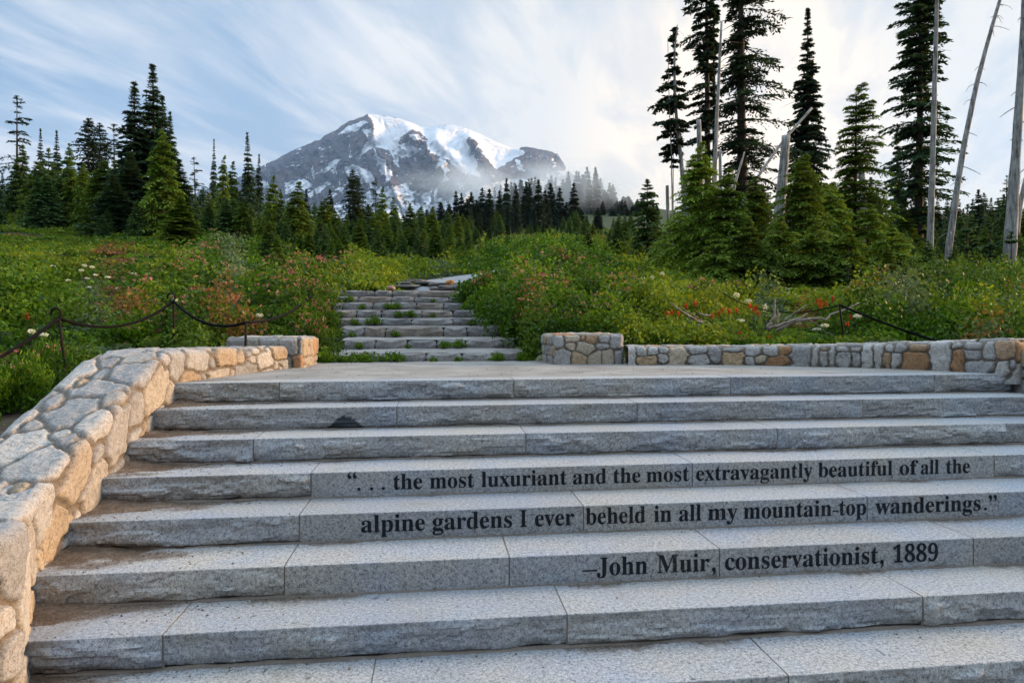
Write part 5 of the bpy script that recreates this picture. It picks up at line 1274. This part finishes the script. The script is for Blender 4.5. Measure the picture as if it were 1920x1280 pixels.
# tufts growing at the feet of the rustic steps
TUFT = [(0, 660, 678, 60), (0, 690, 677, 70), (0, 735, 676, 70), (0, 628, 678, 44), (0, 812, 677, 22), (0, 860, 677, 22), (0, 930, 676, 40), (0, 985, 676, 44), (1, 836, 650, 30), (1, 862, 650, 34), (1, 765, 650, 16), (1, 672, 650, 24), (2, 740, 627, 24), (2, 660, 627, 20), (3, 664, 609, 26), (3, 700, 609, 40), (3, 886, 607, 22), (4, 746, 594, 24), (4, 770, 594, 30), (4, 812, 594, 16), (4, 636, 594, 22), (5, 728, 578, 26), (5, 745, 578, 28), (5, 872, 577, 24), (5, 680, 578, 20), (6, 655, 565, 28), (6, 812, 565, 14)]
for st_, px, row, w in TUFT:
    d = STEP_D[st_]-0.05; zf = -0.01 if st_ == 0 else STEP_T[st_-1]+0.03
    shrub('tuft', px, row, d, w, min(26, w*0.55+3), 'small green tuft growing at the foot of a rustic step', 'tufts on the rustic steps', zf, 'weed')

GREENSTEM = mat_plain('green_stem', (0.06, 0.11, 0.025), 0.7)
def flower_mesh(kind, seed):
    r = np.random.default_rng(seed); A = Acc(); h = 1.0
    s = np.linspace(0, 1, 5)[:, None]; p = np.array([0.05, 0.02, 0.97])*s+np.array([0.06, 0.0, 0])*np.sin(s*3); v, f = tube(p, 0.014, 4, cap=False); A.add(v, f)
    stem = A.build('stem', GREENSTEM, None, add=False)
    n = {'white': 60, 'brush': 34, 'spike': 60}[kind]
    if kind == 'white': c = unit(r.normal(0, 1, (n, 3)))*np.array([0.17, 0.17, 0.07])*(0.5+0.5*r.random(n))[:, None]+np.array([0.05, 0.02, 0.98]); cols = np.array([(0.74, 0.74, 0.68), (0.70, 0.72, 0.60)]); l = 0.09
    elif kind == 'spike': c = r.normal(0, 1, (n, 3))*np.array([0.045, 0.045, 0.0])+np.stack([0*r.random(n)+.05, 0*r.random(n), 0.75+0.28*r.random(n)], -1); cols = np.array([(0.74, 0.73, 0.66), (0.66, 0.66, 0.58)]); l = 0.08
    else: c = r.normal(0, 1, (n, 3))*np.array([0.05, 0.05, 0.0])+np.stack([.05+0*r.random(n), 0*r.random(n), 0.88+0.13*r.random(n)], -1); cols = np.array([(0.50, 0.09, 0.02), (0.56, 0.14, 0.03), (0.44, 0.06, 0.03)]); l = 0.13
    nr = unit(np.array([0, 0, .6])+r.normal(0, .7, (n, 3))); d = unit(np.cross(nr, r.normal(0, 1, (n, 3)))+(np.array([0, 0, 1.2]) if kind == 'brush' else 0)); sv = unit(np.cross(nr, d))
    V, F = diamonds(c, d*l/2, sv*l*(0.20 if kind == 'brush' else .4)); head = mesh_np('flower_head', V, F, PETAL, fattr={'col': cols[r.integers(0, len(cols), n)]*(0.8+.4*r.random(n))[:, None]}, add=False)
    return stem, head
FM = {(k, i): flower_mesh(k, 800+i*7+len(k)) for k in ('white', 'brush', 'spike') for i in range(2)}
def flower(kind, px, row, Y, label=None, group=None, h=0.38):
    p = P(px, row, Y); X = float(p[0]); zg = float(gz(np.array([X]), np.array([Y]))[0]); H = float(np.clip(p[2]-zg, 0.2, 1.2))
    root = empty({'white': 'white_flower', 'brush': 'orange_flower', 'spike': 'white_flower'}[kind], (X, Y, p[2]-H), random.random()*6.28)
    root.scale = (h*0.95, h*0.95, H) if kind != 'brush' else (h*0.6, h*0.6, H)
    tag(root, label, 'flower', group)
    for n, me in zip(('stem', 'flower_head'), FM[kind, random.randrange(2)]): link(bpy.data.objects.new(n, me), root)
for px, row, Y in ((158, 497, 17), (172, 500, 17), (150, 506, 16), (165, 521, 15), (127, 525, 14), (178, 515, 16), (202, 519, 15), (30, 505, 16), (8, 552, 12), (168, 538, 13), (128, 545, 13), (220, 540, 13), (100, 498, 18), (250, 512, 16), (308, 500, 18), (345, 570, 9.6), (330, 562, 9.9), (457, 585, 9.4), (487, 590, 9.2), (395, 640, 8.8), (58, 620, 8), (86, 626, 8), (310, 545, 12), (360, 545, 12.4)):
    flower('white', px, row, Y, 'white flower head standing above the greens of the left meadow', 'white flowers in the left meadow', 0.17+0.012*Y)
for px, row, Y, lab in ((1381, 552, 10.5, 'white flower head on a long bent stem above the dead branches'), (1404, 563, 10.2, 'white flower just below the one on the long bent stem'), (1240, 512, 14, 'white flower high among the shrubs right of the domed heather'), (1222, 519, 14, 'cluster of small white flowers left of the high white one'), (1205, 521, 14, 'white flower leftmost above the right pier stake'), (1388, 600, 8.6, 'white flower beside the driftwood'), (1530, 616, 8.0, 'cream flower at the right of the driftwood, left of two'), (1547, 609, 8.0, 'cream flower at the right of the driftwood, right of two'), (1610, 591, 8.2, 'white flower right of the tall iron stake')):
    flower('white', px, row, Y, lab, None, 0.32)
flower('spike', 1435, 571, 9.5, 'fluffy white seed spike behind the driftwood', None, 0.34); flower('spike', 1500, 598, 8.8, 'small white spike over the driftwood limbs', None, 0.3)
for px, row, Y in ((1250, 584, 9.2), (1260, 583, 9.1), (1273, 585, 9.1), (1287, 571, 9.6), (1302, 566, 9.7), (1305, 596, 8.7), (1334, 590, 8.9), (1356, 578, 9.2), (1365, 580, 9.1), (1367, 582, 9.0), (1382, 579, 9.1), (1405, 571, 9.4), (1412, 578, 9.2), (1418, 574, 9.3), (1420, 584, 9.0), (1348, 585, 9.0), (1388, 622, 8.1), (1441, 630, 7.9), (1398, 630, 7.9), (1532, 562, 9.4), (1538, 561, 9.4), (1549, 566, 9.3), (1541, 570, 9.2), (1561, 557, 9.6), (1594, 592, 8.4), (1590, 605, 8.0), (1247, 517, 14), (52, 590, 8.6)):
    flower('brush', px, row, Y, 'orange red paintbrush flower in the grasses behind the right wall' if px > 100 else 'single orange flower in the shrubs at the left edge', 'orange paintbrush flowers' if px > 100 else None, 0.33)

# ------------------------------------------------------------------ soil and grit on the steps, chips on the landing
A_r = np.random.default_rng(33)
def chips(n, fn, smin, smax, name, mat):
    r = A_r; p = fn(n); n = len(p); s = smin+(smax-smin)*r.random(n)**2.5
    T = np.array([(1, 0, 0), (-.6, .8, 0), (-.5, -.8, .1), (0, 0, .8)], float)
    ang = r.random(n)*6.28; c, s_ = np.cos(ang), np.sin(ang)
    V = T[None]*s[:, None, None]*(0.6+.8*r.random((n, 4, 1))); V = np.stack([V[..., 0]*c[:, None]-V[..., 1]*s_[:, None], V[..., 0]*s_[:, None]+V[..., 1]*c[:, None], V[..., 2]], -1)+p[:, None]
    F = (np.arange(n)*4)[:, None, None]+np.array([[0, 1, 3], [1, 2, 3], [2, 0, 3], [0, 2, 1]])[None]
    o = mesh_np(name, V.reshape(-1, 3), F.reshape(-1, 3), mat); tag(o, kind='stuff')
def on_steps(n):
    r = A_r; i = r.integers(1, 9, n); x = XL+0.02+r.exponential(0.30, n); b = r.exponential(0.10, n)
    far = r.random(n) < 0.22; x = np.where(far, XL+6.5*r.random(n), x); b = np.where(far, r.exponential(0.03, n), b)
    y = D0-i*T_+T_-0.004-np.clip(b, 0, T_-0.03); ok = (x < XR); return np.stack([x, y, -i*R_+0*x], -1)[ok]
chips(5200, on_steps, 0.0018, 0.008, 'soil_grit', mat_noise('grit', [(0.3, (0.03, 0.02, 0.013)), (0.5, (0.10, 0.07, 0.05)), (0.75, (0.32, 0.27, 0.21))], 60, 200, bumps=0))
def on_land(n):
    r = A_r; x = r.uniform(-1.8, 4.6, n); y = r.uniform(5.4, 8.1, n); k = clear_mask(x, y) == False
    return np.stack([x, y, 0*x], -1)[k]
chips(500, on_land, 0.003, 0.010, 'landing_chips', mat_noise('chip', [(0.3, (0.07, 0.05, 0.04)), (0.7, (0.25, 0.22, 0.19))], 60, 200, bumps=0))
# drifts of soil heaped where the stairs meet the sloping wall
A = Acc()
for i in range(1, 9):
    n = 34; u = np.linspace(0, 1, n); U, Vv = np.meshgrid(u, u, indexing='ij'); ln = 0.62+0.25*vnoise(np.array([[i*1.7, 0.3]]), 9)[0]
    x = XL-0.05+U*ln; y = D0-i*T_+T_+0.004-Vv*0.30; nz = fbm(np.stack([x*9, y*9], -1), 300+i, 4)
    hgt = 0.050*np.exp(-(U*2.6))*np.exp(-Vv*2.2)*(0.5+nz)+0.010*(nz-0.35)*np.exp(-U*1.5)-0.006-0.010*sstep(0.6, 1.0, np.maximum(U, Vv))
    A.add(np.stack([x, y, -i*R_+hgt], -1), grid_faces(n, n)[:, ::-1])
o = A.build('soil_drift', SOIL, smooth=True); tag(o, kind='stuff')

# ------------------------------------------------------------------ the mountain (about 8 km away) and the mist
SIL = np.array([(150, 420), (300, 388), (400, 350), (440, 335), (480, 318), (497, 309), (520, 297), (545, 285), (560, 277), (580, 270), (600, 261), (618, 249), (632, 243), (640, 237), (655, 227), (672, 220), (690, 214), (705, 215), (720, 217), (745, 221), (770, 229), (790, 238), (800, 240), (815, 236), (835, 234), (850, 235), (865, 238), (880, 243), (900, 251), (920, 261), (945, 272), (962, 279), (972, 281), (976, 277), (985, 276), (1005, 278), (1028, 281), (1040, 287), (1047, 290), (1052, 300), (1058, 308), (1063, 316), (1085, 338), (1120, 365), (1180, 392), (1300, 420)], float)
SNOW = [[(688, 214), (705, 215), (760, 223), (800, 238), (850, 233), (890, 244), (930, 262), (970, 280), (982, 281), (980, 291), (958, 300), (945, 312), (930, 318), (915, 300), (903, 285), (893, 265), (885, 258), (876, 258), (874, 264), (884, 288), (896, 303), (893, 318), (903, 333), (870, 325), (850, 312), (838, 300), (822, 292), (806, 285), (800, 262), (790, 247), (775, 243), (757, 252), (745, 265), (748, 277), (730, 282), (700, 275), (688, 285), (672, 295), (683, 275), (693, 258), (703, 240), (700, 228)],
 [(645, 313), (660, 308), (690, 320), (700, 332), (702, 340), (680, 345), (655, 335)], [(592, 327), (612, 322), (640, 300), (625, 300), (615, 312), (598, 320)], [(533, 342), (570, 335), (588, 347), (570, 358), (535, 365)], [(575, 365), (612, 342), (620, 345), (600, 360), (580, 370)], [(632, 352), (650, 345), (642, 358), (628, 368), (612, 372)],
 [(703, 290), (714, 295), (722, 305), (735, 330), (728, 345), (720, 330), (708, 308)], [(735, 290), (745, 300), (750, 315), (744, 312), (737, 305)], [(727, 318), (738, 322), (730, 342), (722, 344)], [(820, 296), (835, 300), (842, 318), (836, 330), (842, 335), (828, 345), (832, 325)], [(816, 352), (825, 345), (820, 370), (812, 374)],
 [(700, 352), (745, 348), (772, 340), (765, 356), (800, 362), (812, 350), (808, 372), (850, 368), (900, 350), (960, 335), (1060, 340), (1060, 430), (520, 430), (600, 395), (650, 380), (680, 366)], [(738, 272), (768, 268), (776, 275), (758, 285), (742, 284)], [(768, 252), (784, 250), (792, 262), (775, 262)], [(745, 288), (775, 276), (790, 278), (770, 294), (750, 296)],
 [(650, 240), (680, 225), (690, 230), (668, 245), (632, 252)], [(680, 245), (695, 240), (700, 250), (690, 262)], [(965, 300), (975, 302), (980, 316), (972, 318)], [(840, 260), (1, 1), (1, 1)]]
def mountain():
    xs = np.linspace(200, 1250, 520); nw = 260
    w = np.linspace(0, 1, nw)
    sil = np.interp(xs, SIL[:, 0], SIL[:, 1])
    q1 = np.stack([xs*0.05, xs*0], -1); sil = sil+5.0*(fbm(q1*2.2, 801, 4)-0.5)*((xs < 690) | (xs > 975))*1.0
    Xp = np.broadcast_to(xs[:, None], (520, nw)); base = 452.0
    wr = 0.80
    prog = np.clip(w/wr, 0, 1)[None]; shape = prog**0.92
    row = base+(sil[:, None]-base)*shape
    Y = 5200+3000*w[None]+0*Xp
    behind = np.clip((w-wr)/(1-wr), 0, 1)[None]
    p = CAM+(FWD*F_PX+RT*(Xp[..., None]-960)-UP*(row[..., None]-640))/F_PX*1.0
    d = p-CAM; p = CAM+d*(Y/d[..., 1])[..., None]
    p[..., 2] -= behind**1.3*1500
    # relief: buttresses running down the face, and gullies between them
    vert = (base-row)
    dome = in_poly(Xp, row, SNOW[0])
    ridx = Xp+0.55*(row-260)*np.where(Xp > 800, 1.0, -0.55)
    rg = np.stack([ridx*0.045, row*0.010], -1); rg = rg+0.8*(np.stack([fbm(rg*1.7, 811, 3), fbm(rg*1.7+5, 812, 3)], -1)-0.5)
    n = 1-np.abs(2*fbm(rg, 815, 4, 0.55)-1)*1.8
    q = np.stack([Xp*0.11, row*0.11], -1); n2 = fbm(q, 820, 5, 0.6)-0.5
    amp = sstep(0.0, 0.15, prog)*sstep(1.0, 0.90, prog)
    sm = 0*Xp
    for poly in SNOW[:1]:
        for dx, dy in ((0, 0), (4, 0), (-4, 0), (0, 4), (0, -4), (3, 3), (-3, 3), (7, 0), (-7, 0), (0, 7), (0, -7)): sm = sm+in_poly(Xp+dx, row+dy, poly)/11.0
    disp = amp*((n-0.4)*330+n2*260)*(1-0.80*sm)+amp*sm*(-90+120*(fbm(np.stack([Xp*0.035, row*0.02], -1), 830, 3)-0.5))
    cl = [((818, 262), (900, 345), 15, 420), ((884, 258), (925, 335), 11, 330), ((770, 246), (870, 372), 15, 300), ((690, 216), (702, 262), 9, 260), ((712, 290), (742, 365), 10, 220), ((655, 300), (700, 350), 9, 160)]
    for (x0, y0), (x1, y1), wd, hgt in cl:
        t = np.clip(((Xp-x0)*(x1-x0)+(row-y0)*(y1-y0))/((x1-x0)**2+(y1-y0)**2), 0, 1); dd = np.hypot(Xp-x0-t*(x1-x0), row-y0-t*(y1-y0))
        disp = disp+hgt*np.exp(-(dd/wd)**2)*amp
    vv_ = p-CAM; p = CAM+vv_*(1-disp/np.linalg.norm(vv_, axis=-1))[..., None]
    wq = np.stack([Xp*0.10, row*0.16], -1); wx = 9*(fbm(wq, 840, 4, 0.6)-0.5); wy = 7*(fbm(wq+9, 841, 4, 0.6)-0.5)
    snow = np.zeros(Xp.shape)
    for poly in SNOW[:-1]: snow = np.maximum(snow, in_poly(Xp+wx, row+wy, poly))
    rk = [[(692, 214), (703, 232), (700, 248), (690, 256), (660, 262), (640, 262), (632, 244), (655, 226)]]
    patch = (n < np.quantile(n, 0.09)) & (fbm(np.stack([Xp*0.06, row*0.09], -1), 850, 3, 0.6) > 0.47) & ((row > 300) | (Xp > 640)) & (row > 240)
    patch |= (fbm(np.stack([(Xp+0.9*row)*0.12, row*0.30], -1), 852, 4, 0.6) > 0.75) & (row > 235)
    snow = np.maximum(snow, patch*1.0)
    rock_in = (fbm(np.stack([Xp*0.10, row*0.10], -1), 860, 4, 0.6) > 0.64) & (row > 345); snow = np.where(rock_in, 0.25, snow)
    pinkr = fbm(np.stack([Xp*0.03, row*0.03], -1), 870, 3)
    foot = p[:, :1].copy(); foot[..., :2] *= 0.72; foot[..., 2] = -39.0            # its lower slopes run down into the valley
    p = np.concatenate([foot, p], 1); nw += 1; snow = np.concatenate([snow[:, :1]*0, snow], 1); pinkr = np.concatenate([pinkr[:, :1], pinkr], 1)
    V = p.reshape(-1, 3); F = grid_faces(520, nw)
    o = mesh_np('mountain', V, F, None, vattr={'snow': snow.ravel(), 'warm': pinkr.ravel()}, smooth=True)
    m, t, b = new_mat('mountain_rock_and_snow', 0.9, 0.1)
    pos = t.add('ShaderNodeNewGeometry'); sn = attr(t, 'snow'); wm = attr(t, 'warm')
    mp = t.add('ShaderNodeMapping', {0: (pos, 'Position'), 'Scale': (0.012, 0.012, 0.020)})
    nz = noise_in(t, mp, 1.0, 8, 0.68, 0.2)
    rockc = t.ramp(nz, [(0.30, (0.030, 0.027, 0.030)), (0.52, (0.085, 0.074, 0.074)), (0.72, (0.165, 0.138, 0.125))])
    rockc = t.mix(t.remap((wm, 'Fac'), 0.45, 0.65), rockc, t.mix(1.0, rockc, (1.25, 0.95, 0.88, 1), 'MULTIPLY'))
    f = t.remap(t.math('ADD', (sn, 'Fac'), t.math('MULTIPLY', t.math('SUBTRACT', nz, 0.5), 0.38)), 0.38, 0.60)
    snowc = t.ramp(noise_in(t, mp, 0.45, 5, 0.6), [(0.3, (0.70, 0.71, 0.73)), (0.6, (0.86, 0.86, 0.86))])
    setc(t, b, t.mix(f, rockc, snowc)); bump(t, b, nz, 0.9, 60.0)
    o.data.materials.append(m); tag(o, kind='structure')
mountain()

def haze_box():
    x0, x1, y0, y1, z0, z1 = -8600, 8600, -300, 9200, -41.5, 2900
    V = np.array([(x, y, z) for z in (z0, z1) for x, y in ((x0, y0), (x1, y0), (x1, y1), (x0, y1))], float)
    F = np.array([[0, 3, 2, 1], [4, 5, 6, 7], [0, 1, 5, 4], [1, 2, 6, 5], [2, 3, 7, 6], [3, 0, 4, 7]])
    m = bpy.data.materials.new('haze_air'); m.use_nodes = True; t = NT(m.node_tree); m.node_tree.nodes.remove(m.node_tree.nodes['Principled BSDF'])
    v = t.add('ShaderNodeVolumePrincipled', {'Color': (0.44, 0.67, 1.0, 1), 'Density': 3.4e-5, 'Anisotropy': 0.2}); t.l.new(v.outputs[0], m.node_tree.nodes['Material Output'].inputs['Volume'])
    o = mesh_np('haze', V, F, m); tag(o, kind='stuff')
haze_box()
def mist_bank(name, c, r, dens, seed, scale, aniso=0.3):
    V, F = rock(2, 2, 2, seed, 2.0, 14, 0.10); V[:, 2] -= 1
    m = bpy.data.materials.new(name); m.use_nodes = True; t = NT(m.node_tree); m.node_tree.nodes.remove(m.node_tree.nodes['Principled BSDF'])
    tcn = t.add('ShaderNodeTexCoord'); ln = t.vmath('LENGTH', (tcn, 'Object'))
    fall = t.remap((ln, 'Value'), 0.98, 0.25)
    pos = t.add('ShaderNodeNewGeometry'); n = noise_in(t, (pos, 'Position'), scale, 4, 0.6, 0.3)
    d = t.math('MULTIPLY', fall, t.remap(n, 0.36, 0.66)); d = t.math('MULTIPLY', d, dens)
    v = t.add('ShaderNodeVolumePrincipled', {'Color': (0.80, 0.91, 1.0, 1), 'Density': d, 'Anisotropy': aniso}); t.l.new(v.outputs[0], m.node_tree.nodes['Material Output'].inputs['Volume'])
    o = mesh_np(name, V, F, m, smooth=True); o.location = c; o.scale = r; tag(o, kind='stuff'); return o
c = P(1010, 352, 330); mist_bank('mist', tuple(c), (80, 45, 17), 0.030, 1, 0.03, 0.0)
c = P(1120, 385, 420); mist_bank('mist', tuple(c), (120, 50, 24), 0.016, 2, 0.02, 0.0)
c = P(1500, 385, 600); mist_bank('mist', tuple(c), (300, 90, 40), 0.008, 3, 0.012, 0.0)
c = P(985, 342, 760); mist_bank('mist', tuple(c), (170, 60, 24), 0.032, 4, 0.014, 0.0)
